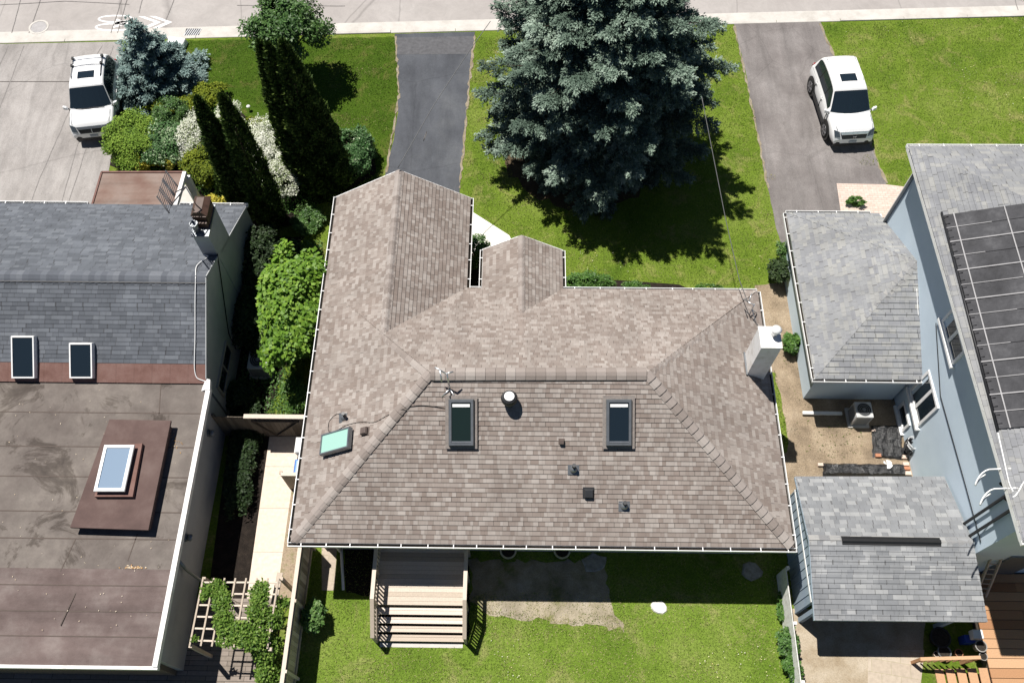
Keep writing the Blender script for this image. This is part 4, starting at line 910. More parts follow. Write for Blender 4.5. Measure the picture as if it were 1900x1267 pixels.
    # wheels
    for sx in (-1, 1):
        for y in (1.42, -1.38):
            c = V((sx*.87, Y(y), .36))
            mb = MB(); mb.tube([c+V((sx*.084, 0, .02)), c+V((sx*.098, 0, .02))], .44, 28); mb.build('wheel_arch', M['carblack'], t, local=True)
            mb = MB(); mb.tube([c+V((sx*.0, 0, 0)), c+V((sx*.09, 0, 0)), c+V((sx*.12, 0, 0)), c+V((sx*.125, 0, 0))], [.36, .36, .33, .25], 28)
            wl = mb.build('wheel', M['rubber'], t, local=True)
            mb = MB(); mb.tube([c+V((sx*.124, 0, 0)), c+V((sx*.13, 0, 0))], .245, 24)
            for q in range(5):
                a = q*2*math.pi/5; mb.bar(c+V((sx*.134, 0, 0)), c+V((sx*.134, .23*math.cos(a), .23*math.sin(a))), .06, .02, up=V((1, 0, 0)))
            mb.build('rim', M['rimgrey'] if 'rimgrey' in M else M.setdefault('rimgrey', plain('alloy_rim', (.25, .25, .26), .35, .5, .7)), wl, local=True)
            mb = MB()
            for q in range(5):
                a = q*2*math.pi/5+.63; mb.tube([c+V((sx*.129, .15*math.cos(a), .15*math.sin(a))), c+V((sx*.133, .15*math.cos(a), .15*math.sin(a)))], .05, 8)
            mb.build('rim_gap', M['dark'], wl, local=True)
    # nose
    def slab(name, P, th, mat, parent=None):
        qq = [V((a, Y(b_), c)) for a, b_, c in P]; n_ = (qq[1]-qq[0]).cross(qq[2]-qq[1]).normalized(); n_ = n_ if n_.y > 0 else -n_
        if n_.dot(V((0, 0, 0))+(qq[1]-qq[0]).cross(qq[2]-qq[1])) < 0: qq = qq[::-1]
        mb = MB(); mb.hexa([p-n_*.05 for p in qq], [p+n_*th for p in qq]); return mb.build(name, M[mat], parent or t, local=True, bevel=.01)
    slab('grille', [(.5, 2.31, .63), (-.5, 2.31, .63), (-.56, 2.18, .825), (.56, 2.18, .825)], .035, 'carblack')
    slab('grille_bar', [(.56, 2.215, .79), (-.56, 2.215, .79), (-.62, 2.13, .885), (.62, 2.13, .885)], .045, 'chrome' if front else 'greymetal')
    M.setdefault('lamp', glass('headlamp_glass', (.06, .075, .09), .1)); M.setdefault('tail', plain('red_lens', (.25, .01, .01), .2, .5)); M.setdefault('plate', plain('plate_paint', (.35, .38, .42), .4))
    for sx in (-1, 1):
        slab('headlight', [(sx*.58, 2.27, .69), (sx*.82, 2.2, .7), (sx*.86, 1.98, .915), (sx*.64, 2.1, .88)], .04, 'lamp')
        slab('fog_lamp_recess', [(sx*.5, 2.325, .36), (sx*.78, 2.3, .36), (sx*.81, 2.28, .52), (sx*.56, 2.32, .46)], .02, 'carblack')
        slab('tail_light', [(sx*.86, -2.2, .8), (sx*.74, -2.25, .8), (sx*.74, -2.23, .98), (sx*.84, -2.18, .98)], .012, 'tail')
    slab('lower_bumper', [(.78, 2.31, .24), (-.78, 2.31, .24), (-.8, 2.32, .38), (.8, 2.32, .38)], .02, 'carblack')
    slab('number_plate', [(.16, 2.34, .44), (-.16, 2.34, .44), (-.16, 2.325, .55), (.16, 2.325, .55)], .03, 'plate')
    if front:
        mb = MB(); zc, yc = .73, Y(2.25)+.06
        mb.bar((-.05, yc, zc-.045), (-.06, yc, zc+.05), .018, .02); mb.bar((.05, yc, zc-.045), (.06, yc, zc+.05), .018, .02); mb.bar((-.05, yc, zc), (.05, yc, zc), .02, .018); mb.build('emblem', M['chrome'], t, local=True)
    else:
        mb = MB(); mb.bar((0, Y(2.3)+.04, .67), (0, Y(2.2)+.05, .82), .03, .02); mb.build('emblem', M['chrome'], t, local=True)
        mb = MB(); mb.bar((-.6, Y(1.2), 1.095), (.05, Y(1.17), 1.11), .02, .015); mb.bar((.0, Y(1.2), 1.095), (.6, Y(1.17), 1.11), .02, .015); mb.build('wiper', M['carblack'], t, local=True)
    return t
def place_car(front, hdeg, ln, *a):
    h = math.radians(hdeg); d = V((math.cos(h), math.sin(h), 0)); c = V((*front, .016))-d*ln/2
    return car(c, h-math.pi/2, ln, *a)
place_car((-17.98, 25.0), -81, 3.85, 'white SUV with roof rack crossbars on the concrete driveway beside the small blue spruce', True, False)
place_car((14.07, 25.05), -85, 4.1, 'white SUV without crossbars and with chrome grille on the worn grey asphalt driveway', False, True)
# ================================================================== FOLIAGE
def leafmesh(name, P, D, S, L, Wd, T, mat, parent):
    n = len(P); L = np.asarray(L).reshape(-1, 1); Wd = np.asarray(Wd).reshape(-1, 1)
    o = np.array(ORG.get(parent.name, V((0, 0, 0))))
    v = np.empty((n, 4, 3), np.float32); P = P-o
    v[:, 0] = P; v[:, 1] = P+D*L*.5+S*Wd*.5; v[:, 2] = P+D*L; v[:, 3] = P+D*L*.5-S*Wd*.5
    me = bpy.data.meshes.new(name); me.vertices.add(n*4); me.vertices.foreach_set('co', v.ravel())
    me.loops.add(n*4); me.loops.foreach_set('vertex_index', np.arange(n*4, dtype=np.int32))
    me.polygons.add(n); me.polygons.foreach_set('loop_start', np.arange(0, n*4, 4, dtype=np.int32)); me.polygons.foreach_set('loop_total', np.full(n, 4, np.int32))
    a = me.attributes.new('tint', 'FLOAT', 'FACE'); a.data.foreach_set('value', np.clip(np.asarray(T, np.float32), 0, 1))
    me.materials.append(mat); me.update(); me.validate()
    ob = bpy.data.objects.new(name, me); col.objects.link(ob); ob.parent = parent; ORG[ob.name] = V(o); return ob
def nrm(a): return a/np.maximum(np.linalg.norm(a, axis=1, keepdims=True), 1e-6)
def rdir(n): return nrm(rng.normal(size=(n, 3)))
def sides(D): return nrm(np.cross(D, rdir(len(D))))
LEAF = {
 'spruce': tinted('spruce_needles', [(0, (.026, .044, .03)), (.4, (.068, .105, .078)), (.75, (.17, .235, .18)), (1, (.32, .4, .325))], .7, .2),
 'bluespruce': tinted('blue_spruce_needles', [(0, (.04, .07, .066)), (.4, (.105, .165, .155)), (.75, (.21, .295, .275)), (1, (.32, .41, .385))], .7, .2),
 'thuja': tinted('thuja_sprays', [(0, (.018, .042, .01)), (.5, (.055, .098, .02)), (1, (.15, .205, .045))], .7, .2),
 'maple': tinted('bright_leaves', [(0, (.05, .12, .012)), (.4, (.14, .27, .028)), (1, (.3, .44, .06))], .5, .3, .3),
 'green': tinted('green_leaves', [(0, (.03, .075, .018)), (.5, (.08, .17, .038)), (1, (.18, .28, .09))], .5, .35, .2),
 'midgreen': tinted('mid_green_leaves', [(0, (.04, .1, .018)), (.5, (.085, .185, .033)), (1, (.17, .28, .07))], .5, .35, .25),
 'gold': tinted('gold_leaves', [(0, (.07, .105, .01)), (.5, (.19, .235, .018)), (1, (.32, .35, .035))], .7, .2, .15),
 'lime': tinted('juniper_sprays', [(0, (.065, .13, .012)), (.5, (.16, .265, .03)), (1, (.28, .38, .06))], .7, .2, .1),
 'white': tinted('white_blossom_leaves', [(0, (.08, .13, .03)), (.25, (.22, .28, .11)), (.4, (.6, .62, .5)), (1, (.8, .8, .73))], .7, .2, .2),
 'varieg': tinted('variegated_leaves', [(0, (.03, .08, .02)), (.5, (.075, .17, .05)), (.68, (.3, .4, .22)), (1, (.6, .66, .48))], .6, .3, .15),
 'yellow': tinted('yellow_leaves', [(0, (.2, .2, .02)), (.5, (.5, .44, .05)), (1, (.75, .66, .16))], .6, .3, .2),
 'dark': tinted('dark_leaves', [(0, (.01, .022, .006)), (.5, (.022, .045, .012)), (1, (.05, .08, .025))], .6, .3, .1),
 'vine': tinted('vine_leaves', [(0, (.05, .11, .015)), (.5, (.12, .22, .03)), (1, (.26, .36, .08))], .55, .3, .25)}
def stem(parent, b, h, r=.03, n=4, spread=.2, seed=0, name='stem'):
    q = random.Random(seed); mb = MB()
    for k in range(n):
        a = q.uniform(0, 6.28); mb.tube([V((b[0], b[1], 0)), V((b[0]+spread*.4*math.cos(a), b[1]+spread*.4*math.sin(a), h*.5)), V((b[0]+spread*math.cos(a+.3), b[1]+spread*math.sin(a+.3), h*q.uniform(.8, 1)))], [r, r*.75, r*.3], 6)
    return mb.build(name, M['bark'], parent)
def shrub(label, cat, c, rx, ry, h, kind, n=6000, ls=.09, clumps=40, name='shrub', z0=.05, group=None, flat=.5, tb=0., up_=.25, seed=0, hollow=.55, tvar=.3, ratio=.55, parent=None):
    t = parent or thing(name, (c[0], c[1], 0), label, cat, group)
    cd = rdir(clumps); cd[:, 2] = np.abs(cd[:, 2])**.8*np.sign(rng.random(clumps)-.12)
    cd = nrm(cd); rr = rng.uniform(hollow, 1, (clumps, 1))**.6*rng.uniform(.82, 1.08, (clumps, 1))
    cen = cd*rr; 
    idx = rng.integers(0, clumps, n); loc = rdir(n)*(rng.random((n, 1))**.4)*rng.uniform(.2, .36, (clumps, 1))[idx]
    q = cen[idx]+loc; ct = rng.normal(0, .1, clumps)[idx]
    NN = nrm(nrm(q)*.7+rdir(n)*.75+np.array([0, 0, .35+up_])); D = nrm(np.cross(NN, rdir(n))); SS = np.cross(NN, D)
    P = q*np.array([rx, ry, h/2]); P[:, 2] = P[:, 2]+h/2+z0; P[:, 2] = np.maximum(P[:, 2], .02)
    T = .42+tb+ct+rng.normal(0, tvar, n)*.6
    P[:, 0] += c[0]; P[:, 1] += c[1]
    L = ls*rng.uniform(.7, 1.3, n)
    leafmesh('foliage', P, D, SS, L, L*ratio*rng.uniform(.8, 1.2, n), T, LEAF[kind], t)
    if not parent: stem(t, c, h*.7, .02+.012*h, 5, min(rx, ry)*.5, seed)
    return t
def conifer(label, base, h, prof, kind, dzw, nbw, spl, name='spruce_tree', droop=.12, ls=.16, step=.3, trunk_r=.25, cat='tree', seed=0, zmin=.35, wmax=.95, rad=.07):
    "whorl by whorl: each branch carries side twigs, each twig is a brush of needle sprays lying flat to the light"
    r_ = np.random.default_rng(seed); t = thing(name, (base[0], base[1], 0), label, cat)
    mb = MB(); mb.tube([(base[0], base[1], -.05), (base[0], base[1], h*.5), (base[0], base[1], h*.99)], [trunk_r, trunk_r*.55, .02], 10); mb.build('trunk', M['bark'], t)
    Ps, Ds, Ns, Ts = [], [], [], []; limb = MB(); z0 = zmin; az0 = 0.
    while z0 < h-.15:
        f = z0/h; R0 = np.interp(f, *prof); nb = max(4, int(nbw*(.45+.55*min(1, R0/prof[1][2]))))
        for k in range(nb):
            R = R0*(r_.uniform(.72, 1.1) if r_.random() > .14 else r_.uniform(1.1, 1.22)); zz = z0+r_.normal(0, dzw*.28); az = az0+k*6.2832/nb+r_.normal(0, .16); o = np.array([math.cos(az), math.sin(az)]); sd_ = np.array([-o[1], o[0]])
            dr = droop*(1-f*.8)*r_.uniform(.5, 1.5); rise = .3*f
            cz = lambda s: zz-dr*R*s*1.7+dr*R*1.6*s**2.5+rise*R*s
            if R > .5 and k % 2 == 0: limb.tube([V((base[0]+o[0]*R*s, base[1]+o[1]*R*s, cz(s))) for s in (0, .35, .7, .92)], [.045*R/3+.008, .03*R/3+.006, .015, .005], 5)
            bt = r_.normal(0, .08); ss = list(np.arange(.28, .97, step/R))+[.93, 1.0]
            for i, s in enumerate(ss):
                end = i >= len(ss)-2
                wl = (.25+.75*math.sin(min(1, .15+s*.8)*math.pi)**.9)*min(R*.4, wmax)*r_.uniform(.7, 1.2)
                for sg in (-1, 1):
                    ang = r_.uniform(.55, .95) if not end else r_.uniform(.08, .45)
                    if end: wl = min(R*.22, .42)*r_.uniform(.8, 1.2)
                    m = max(4, int(spl*wl)); q = r_.random(m)**.8*wl; tt_ = r_.normal(0, .1)
                    x = R*s+q*math.cos(ang); y = sg*q*math.sin(ang); rr = rad*(1.15-.6*q/wl)
                    P = np.empty((m, 3)); P[:, 0] = base[0]+o[0]*x+sd_[0]*y+r_.normal(0, 1, m)*rr; P[:, 1] = base[1]+o[1]*x+sd_[1]*y+r_.normal(0, 1, m)*rr
                    hang = (r_.random(m)**4)*.34*(1-.7*f)*min(1, R)
                    P[:, 2] = cz(s)-.22*q**1.3*(.3+dr*3)+r_.normal(0, 1, m)*rr*.55-hang
                    d2 = o*math.cos(ang)+sd_*sg*math.sin(ang)
                    D = np.stack([d2[0]+r_.normal(0, .55, m), d2[1]+r_.normal(0, .55, m), r_.normal(.12, .3, m)], 1)
                    NN = np.stack([r_.normal(0, .5, m)+d2[0]*.15, r_.normal(0, .5, m)+d2[1]*.15, np.ones(m)], 1)
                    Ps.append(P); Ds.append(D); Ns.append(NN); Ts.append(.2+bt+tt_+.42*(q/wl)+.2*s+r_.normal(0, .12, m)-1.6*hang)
        az0 += 1.1; z0 += dzw*(1-.35*f)
    P = np.concatenate(Ps); NN = nrm(np.concatenate(Ns)); D = np.concatenate(Ds); T = np.concatenate(Ts); n = len(P)
    P[:, 2] = np.maximum(P[:, 2], .03); D = nrm(D-NN*(D*NN).sum(1, keepdims=True)); S = np.cross(NN, D)
    L = ls*r_.uniform(.7, 1.3, n)
    if limb.v: limb.build('limb', M['bark'], t)['kind'] = 'stuff'
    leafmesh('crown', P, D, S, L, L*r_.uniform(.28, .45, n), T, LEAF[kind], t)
    return t
conifer('very large dark spruce with pale branch tips on the lawn between two driveways', (3.15, 25.15), 10.7, ([0, .06, .2, .4, .62, .8, .93, 1], [3.3, 3.65, 3.9, 3.8, 3.35, 2.1, .9, .15]), 'spruce', .58, 14, 230, seed=3, step=.3, ls=.115)
bs = at(297, 152)
conifer('small blue spruce with dense silvery needles beside the white SUV on the left', (bs.x, bs.y), zat(bs, 34), ([0, .08, .3, .6, .85, 1], [1.65, 1.75, 1.2, .62, .22, .03]), 'bluespruce', .27, 12, 110, seed=5, step=.17, ls=.13, droop=.05, trunk_r=.09, zmin=.15, rad=.055)
def column(label, tip, by, w, n, group='dark columnar cedars in the front bed', seed=0):
    bx = tip[0]+(950-tip[0])*(by-tip[1])/(1500-tip[1]); b_ = at(bx, by); h = zat(b_, tip[1])
    t = thing('columnar_cedar', (b_.x, b_.y, 0), label, 'tree', group)
    f = rng.random(n)**1.15; a = rng.random(n)*6.28
    prof = np.interp(f, [0, .1, .35, .7, .9, 1], [.75, .95, 1, .72, .36, .05])
    lump = 1+.12*np.sin(a*5+f*23)+.08*np.sin(a*3-f*41)
    rr = w*prof*lump*(.55+.45*rng.random(n)**.5)
    P = np.stack([b_.x+np.cos(a)*rr, b_.y+np.sin(a)*rr, .05+f*(h-.12)], 1)
    D = nrm(np.stack([np.cos(a)*.55, np.sin(a)*.55, np.full(n, .9)], 1)+rng.normal(0, .3, (n, 3)))
    L = .15*rng.uniform(.7, 1.3, n)
    leafmesh('crown', P, D, sides(D), L, L*.42, .45+.15*np.sin(a*5+f*23)+rng.normal(0, .2, n), LEAF['thuja'], t)
    mb = MB(); mb.tube([(b_.x, b_.y, -.03), (b_.x, b_.y, h*.9)], [.09, .02], 8); mb.build('trunk', M['bark'], t)
column('tallest columnar cedar, against the round crowned tree, leftmost of the big group', (480, 76), 345, .52, 15000)
column('slim columnar cedar spire between the two big cedars', (496, 80), 352, .6, 13000)
column('tall columnar cedar, rightmost spire of the big group before the round crowned tree', (523, 76), 355, .85, 22000)
column('shorter stout columnar cedar at the right flank of the big group', (563, 150), 350, .8, 14000)
column('slender columnar cedar with its tip near the gold juniper, on the left of the bed', (365, 180), 398, .52, 12000)
column('slender columnar cedar between two white flowering shrubs', (411, 176), 412, .58, 14000)
column('shortest columnar cedar, standing in front of the two slender ones', (389, 236), 400, .48, 10000)
# round crowned young tree at the kerb
rc = V((-10.0, 29.15, 0))
t = thing('round_tree', rc, 'round crowned broadleaf tree by the kerb behind the tall cedars', 'tree')
shrub('', '', (rc.x, rc.y), 1.65, 1.6, 2.5, 'green', 17000, .15, 60, z0=1.25, parent=t, hollow=.3, ratio=.5)
t.children[0].name = 'crown'
mb = MB(); mb.tube([rc, rc+V((.03, 0, 1.1)), rc+V((0, 0, 2.6))], [.11, .085, .03], 10)
for a in range(6): mb.tube([rc+V((0, 0, 1.2)), rc+V((.9*math.cos(a*1.05), .9*math.sin(a*1.05), 2.4))], [.05, .015], 6)
mb.build('trunk', M['bark'], t)
# bright tree between the houses
lc = at(548, 640); 
t = thing('bright_tree', lc, 'bright lime green leafy tree growing between the slate roofed house and the brown roof', 'tree')
shrub('', '', (-7.9, 15.75), 1.2, 2.35, 2.7, 'maple', 22000, .16, 70, z0=.7, parent=t, hollow=.45, ratio=.75, up_=.6)
t.children[0].name = 'crown'
mb = MB(); mb.tube([(-8.2, 15.6, 0), (-8.2, 15.7, 1.2), (-8.25, 15.9, 2.6)], [.1, .08, .02], 8)
for a in range(7): mb.tube([(-8.2, 15.7, .9), (-8.2+.9*math.cos(a), 15.8+1.6*math.sin(a), 2.3)], [.05, .012], 6)
mb.build('trunk', M['bark'], t)
def sh(label, pxc, rxy, h, kind, **k):
    c = at(pxc[0], pxc[1], h*.45); return shrub(label, 'shrub', (c.x, c.y), rxy[0], rxy[1], h, kind, **k)
sh('large mounded lime green juniper next to the white SUV with crossbars', (252, 262), (1.3, 1.45), 1.3, 'lime', n=13000, ls=.09, clumps=60, seed=1)
sh('clipped dark green globe cedar in the middle of the front bed', (322, 222), (.75, .75), 1.4, 'green', n=9000, ls=.08, clumps=70, seed=2, hollow=.8)
sh('dark green globe cedar behind the white blossom, lower than its neighbour', (350, 240), (.6, .6), .9, 'green', n=6000, ls=.08, clumps=50, seed=22, hollow=.8)
sh('variegated green and cream shrub behind the brown porch roof', (310, 270), (1.15, 1.1), 1.25, 'varieg', n=9000, ls=.11, clumps=45, seed=3)
sh('spreading gold juniper below the small blue spruce', (330, 200), (1.3, .5), .5, 'gold', n=7000, ls=.1, clumps=40, seed=4)
sh('spreading gold juniper at the lawn edge right of the small blue spruce', (390, 178), (.75, .7), .55, 'gold', n=6000, ls=.1, clumps=35, seed=5)
sh('low gold juniper patch on the lawn edge beside the tall cedars', (472, 231), (.6, .3), .3, 'gold', n=3000, ls=.09, clumps=20, seed=6)
sh('white flowering shrub left of the slender cedars', (364, 258), (.75, 1.25), 1.4, 'white', n=8000, ls=.075, clumps=45, seed=7, tb=.12)
sh('narrow white flowering shrub between the slender cedars', (424, 232), (.6, 1.05), 1.35, 'white', n=5000, ls=.075, clumps=30, seed=8, tb=.05)
sh('long white flowering shrub between the slender cedars and the tall cedars', (503, 270), (1.0, 1.45), 1.5, 'white', n=12000, ls=.08, clumps=60, seed=9, tb=.06)
sh('white flowering shrub at the front end of the blossom row', (533, 332), (.95, 1.1), 1.4, 'white', n=8000, ls=.08, clumps=40, seed=10, tb=.0)
sh('olive gold shrub behind the aerial of the slate roofed house', (390, 310), (1.05, 1.0), 1.3, 'gold', n=10000, ls=.1, clumps=50, seed=11, tb=-.1)
sh('round green shrub with pale flecks beside the tall cedars, next to the sealed driveway', (652, 285), (1.0, 1.2), 1.35, 'varieg', n=9000, ls=.11, clumps=50, seed=12, tb=-.12)
for i, (x_, y_) in enumerate([(266, 304), (290, 303), (320, 305)]):
    sh(['yellow leaved hosta at the left end of the row behind the brown porch', 'yellow leaved hosta in the middle of the row behind the brown porch', 'yellow leaved hosta at the right end of the row behind the brown porch'][i], (x_, y_), (.32, .3), .65, 'yellow', n=1100, ls=.16, clumps=14, seed=13+i, group='yellow hostas behind the porch')
sh('yellow leaved ground plant by the eave of the slate roof, beside the brown chimney hood', (398, 373), (.3, .22), .35, 'yellow', n=900, ls=.13, clumps=14, seed=16)
sh('yellow leaved ground plant by the eave of the slate roof, nearer to the cedars', (424, 374), (.35, .22), .35, 'yellow', n=900, ls=.13, clumps=14, seed=17)
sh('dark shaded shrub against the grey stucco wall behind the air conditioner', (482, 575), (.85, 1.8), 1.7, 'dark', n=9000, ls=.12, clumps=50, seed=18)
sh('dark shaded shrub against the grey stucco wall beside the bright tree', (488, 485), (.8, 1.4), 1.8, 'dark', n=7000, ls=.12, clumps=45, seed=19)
sh('mid green ground cover shrub at the shaded corner between cedars and garage roof', (572, 412), (.6, .7), .4, 'green', n=5000, ls=.1, clumps=35, seed=20)
sh('sunlit green shrub against the wooden gate beside the brown roof', (556, 733), (.6, .9), .9, 'midgreen', n=6500, ls=.08, clumps=40, seed=21)
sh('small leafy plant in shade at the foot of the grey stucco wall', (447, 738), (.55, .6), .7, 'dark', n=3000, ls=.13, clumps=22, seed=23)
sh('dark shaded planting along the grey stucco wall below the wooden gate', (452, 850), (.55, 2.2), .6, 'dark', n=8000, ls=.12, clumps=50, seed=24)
sh('leafy green shrub row beside the entry gable', (1092, 527), (1.0, .4), .75, 'midgreen', n=6000, ls=.11, clumps=40, seed=25)
sh('low green plant clump in the dark mulch of the front bed', (1180, 535), (.5, .25), .45, 'midgreen', n=1800, ls=.1, clumps=20, seed=26)
sh('small weed tuft at the right end of the dark mulch bed', (1312, 536), (.55, .2), .25, 'midgreen', n=700, ls=.09, clumps=16, seed=27)
sh('dark clipped shrub in the slot between garage roof and entry gable', (884, 470), (.5, .7), 1.1, 'green', n=4000, ls=.08, clumps=30, seed=28)
sh('straggly dark shrub at the corner of the blue garage', (1442, 505), (.4, .55), 1.0, 'dark', n=2600, ls=.11, clumps=26, seed=29, tb=.25)
sh('thin leafy shrub above the straggly one by the blue garage', (1452, 470), (.25, .5), .8, 'green', n=1300, ls=.1, clumps=18, seed=30)
sh('small bright bush between the white chimney and the blue garage', (1470, 641), (.4, .38), .65, 'midgreen', n=1900, ls=.12, clumps=20, seed=31)
sh('low planting in the square bed of the pink pavers', (1587, 377), (.36, .22), .3, 'midgreen', n=1200, ls=.09, clumps=16, seed=32)
sh('small round green shrub on the rear lawn by the wooden fence', (583, 1147), (.36, .5), .8, 'green', n=3200, ls=.11, clumps=26, seed=33, tb=.12)
sh('leafy shrub growing against the white fence at the rear lawn', (1459, 1195), (.3, .5), .7, 'green', n=2200, ls=.11, clumps=24, seed=34)
sh('leafy shrub at the bottom end of the white fence', (1468, 1243), (.3, .45), .6, 'midgreen', n=1600, ls=.11, clumps=20, seed=35)
sh('weeds at the foot of the blue shed wall by the white fence', (1448, 1128), (.12, .45), .35, 'midgreen', n=700, ls=.1, clumps=12, seed=36)
# ================================================================== REAR DECK AND STAIRS
deck = thing('rear_deck', (-3, 6.5, 0), 'weathered timber rear deck with side rails and steps down to the back lawn', 'deck')
dx0, dx1, dz = at(690, 1110, 1.75).x, at(862, 1110, 1.75).x, .85
dyf = at(760, 1122, dz).y; rb = random.Random(2)
mb = MB(); y = 7.6
while y > dyf+.05: y2 = max(y-.14, dyf); mb.box(dx0, dx1, y2+.006, y, dz-.035, dz, rb.random()*.7+.3); y = y2
mb.build('platform', M['oldwood'], deck)
mb = MB(); mb.box(dx0+.05, dx1-.05, dyf+.04, 7.6, .0, dz-.04); mb.build('skirt', M['darkwood'], deck)
tp = [at(760, q, z).y for q, z in ((1139.5, .68), (1156, .51), (1172, .34), (1189, .17))]; prev = dyf
for k, (y, z) in enumerate(zip(tp, (.68, .51, .34, .17))):
    mb = MB(); mb.box(dx0+.05, dx1-.05, y, y+(prev-y)*.5-.004, z-.035, z, rb.random()*.5+.45); mb.box(dx0+.05, dx1-.05, y+(prev-y)*.5+.004, prev-.05, z-.035, z, rb.random()*.5+.45); mb.build('tread', M['oldwood'], deck); prev = y
yb_ = prev
for sx in (dx0, dx1):
    o = .02 if sx == dx0 else -.02
    mb = MB(); mb.hexa([(sx-.02, yb_, 0), (sx+.02, yb_, 0), (sx+.02, dyf, 0), (sx-.02, dyf, 0)], [(sx-.02, yb_, .13), (sx+.02, yb_, .13), (sx+.02, dyf, .8), (sx-.02, dyf, .8)]); mb.build('stringer', M['oldwood'], deck)
    mb = MB(); ymid = dyf-.02
    mb.box(sx-.06, sx+.06, ymid, 7.5, 1.73, 1.77, .8); mb.bar((sx, ymid, 1.74), (sx, yb_-.05, 1.02), .12, .04, tint=.35)
    rl_ = mb.build('handrail', M['oldwood'], deck)
    for y, h in ((ymid+.03, 1.73), (yb_, 1.03), (6.6, 1.73), (7.45, 1.73)): mb = MB(); mb.box(sx-.045, sx+.045, y-.045, y+.045, 0, h, .5); mb.build('post', M['oldwood'], rl_)
    mb = MB(); y = 7.35
    while y > ymid+.1: mb.box(sx-.018, sx+.018, y-.018, y+.018, .87, 1.73, rb.random()); y -= .125
    y = ymid-.1
    while y > yb_+.08:
        f = (ymid-y)/(ymid-yb_+.05); mb.box(sx-.018, sx+.018, y-.018, y+.018, dz*(1-f)+.16, 1.72-.7*f, rb.random()); y -= .11
    mb.bar((sx, ymid, .95), (sx, yb_, .3), .04, .08, tint=.5); mb.box(sx-.02, sx+.02, ymid, 7.5, .9, .97, .5)
    mb.build('balusters', M['oldwood'], rl_)
sheet('step_slab', [(dx0+.1, yb_-.16), (dx1-.1, yb_-.16), (dx1-.1, yb_-.02), (dx0+.1, yb_-.02)], M['concrete'], .012)
# long white downpipe laid over the grass
mb = MB(); a, b_ = at(633, 1012, .12), at(637, 1094, .06); mb.tube([V((a.x, 7.25, 2.8)), V((a.x, 7.5, 2.4)), V((a.x, 7.5, .25)), a, b_], .05, 8); mb.build('downpipe', M['white'], main)
# ================================================================== FENCES
def boardfence(label, p, q, h, mat, bw=.14, name='fence', cap=True, gap=.008, capmat=None, post=1.8, jit=.015, seed=0):
    p = V((p[0], p[1], 0)); q = V((q[0], q[1], 0)); d = (q-p); L = d.length; d.normalize(); sd_ = V((-d.y, d.x, 0)); r_ = random.Random(seed)
    t = thing(name, (p+q)/2, label, 'fence')
    mb = MB(); k = 0
    while k < L-.02:
        e = min(k+bw, L); hh = h-r_.random()*jit; a, b_ = p+d*(k+gap/2), p+d*(e-gap/2); s_ = sd_*.011
        B = [a-s_, b_-s_, b_+s_, a+s_]; mb.hexa([v+V((0, 0, .04)) for v in B], [v+V((0, 0, hh)) for v in B], r_.random()); k = e
    mb.build('boards', M[mat], t)
    k = 0.
    n_ = max(1, round(L/post))
    for i in range(n_+1):
        c = p+d*(L*i/n_)+sd_*.06; mb = MB(); mb.hexa([c+V((a, b2, 0)) for a, b2 in ((-.045, -.045), (.045, -.045), (.045, .045), (-.045, .045))], [c+V((a, b2, h+.03)) for a, b2 in ((-.045, -.045), (.045, -.045), (.045, .045), (-.045, .045))], r_.random()); mb.build('post', M[mat], t)
    for z in (.35, h-.25):
        mb = MB(); mb.bar(p+sd_*.035+V((0, 0, z)), q+sd_*.035+V((0, 0, z)), .045, .09, tint=.4); mb.build('rail', M[mat], t)
    if cap: mb = MB(); mb.bar(p+V((0, 0, h+.018)), q+V((0, 0, h+.018)), .12, .03, tint=.8); mb.build('cap_rail', M[capmat or mat], t)
    return t
boardfence('weathered wooden board fence between the trellis and the rear lawn', (-6.74, 7.6), (-6.78, 1.5), 1.75, 'oldwood', seed=1)
boardfence('low white painted plank fence between the rear lawn and the blue shed', (8.62, 6.9), (8.6, 1.8), 1.15, 'white_wood', bw=.2, cap=False, gap=.004, name='white_fence', seed=2)
gy = at(500, 809).y
gt = boardfence('brown wooden gate with light top beam and diagonal braces between the two houses', (-10.28, gy), (-6.4, gy), 1.72, 'darkwood', name='side_gate', cap=False, seed=3)
mb = MB(); mb.bar((at(452, 771, 1.78).x, gy, 1.76), (-6.4, gy, 1.76), .15, .05, tint=.75); mb.build('top_beam', M['oldwood'], gt)
mb = MB(); gm = at(455, 780, 1.5).x
for a, b_ in (((-9.0, 1.5), (-7.4, 1.5)), ((-7.4, 1.5), (-8.4, .25)), ((-7.2, 1.5), (-6.6, .3)), ((-9.0, 1.5), (-8.5, .25))): mb.bar((a[0], gy-.04, a[1]), (b_[0], gy-.04, b_[1]), .04, .1, up=V((0, 1, 0)), tint=.1)
mb.build('brace', M['darkwood'], gt)
g2y = at(545, 907).y
boardfence('short timber screen beside the wheeled bins on the pale side path', (at(521, 878, 1.5).x, g2y), (-6.35, g2y), 1.5, 'oldwood', name='wood_screen', post=.9, seed=4)
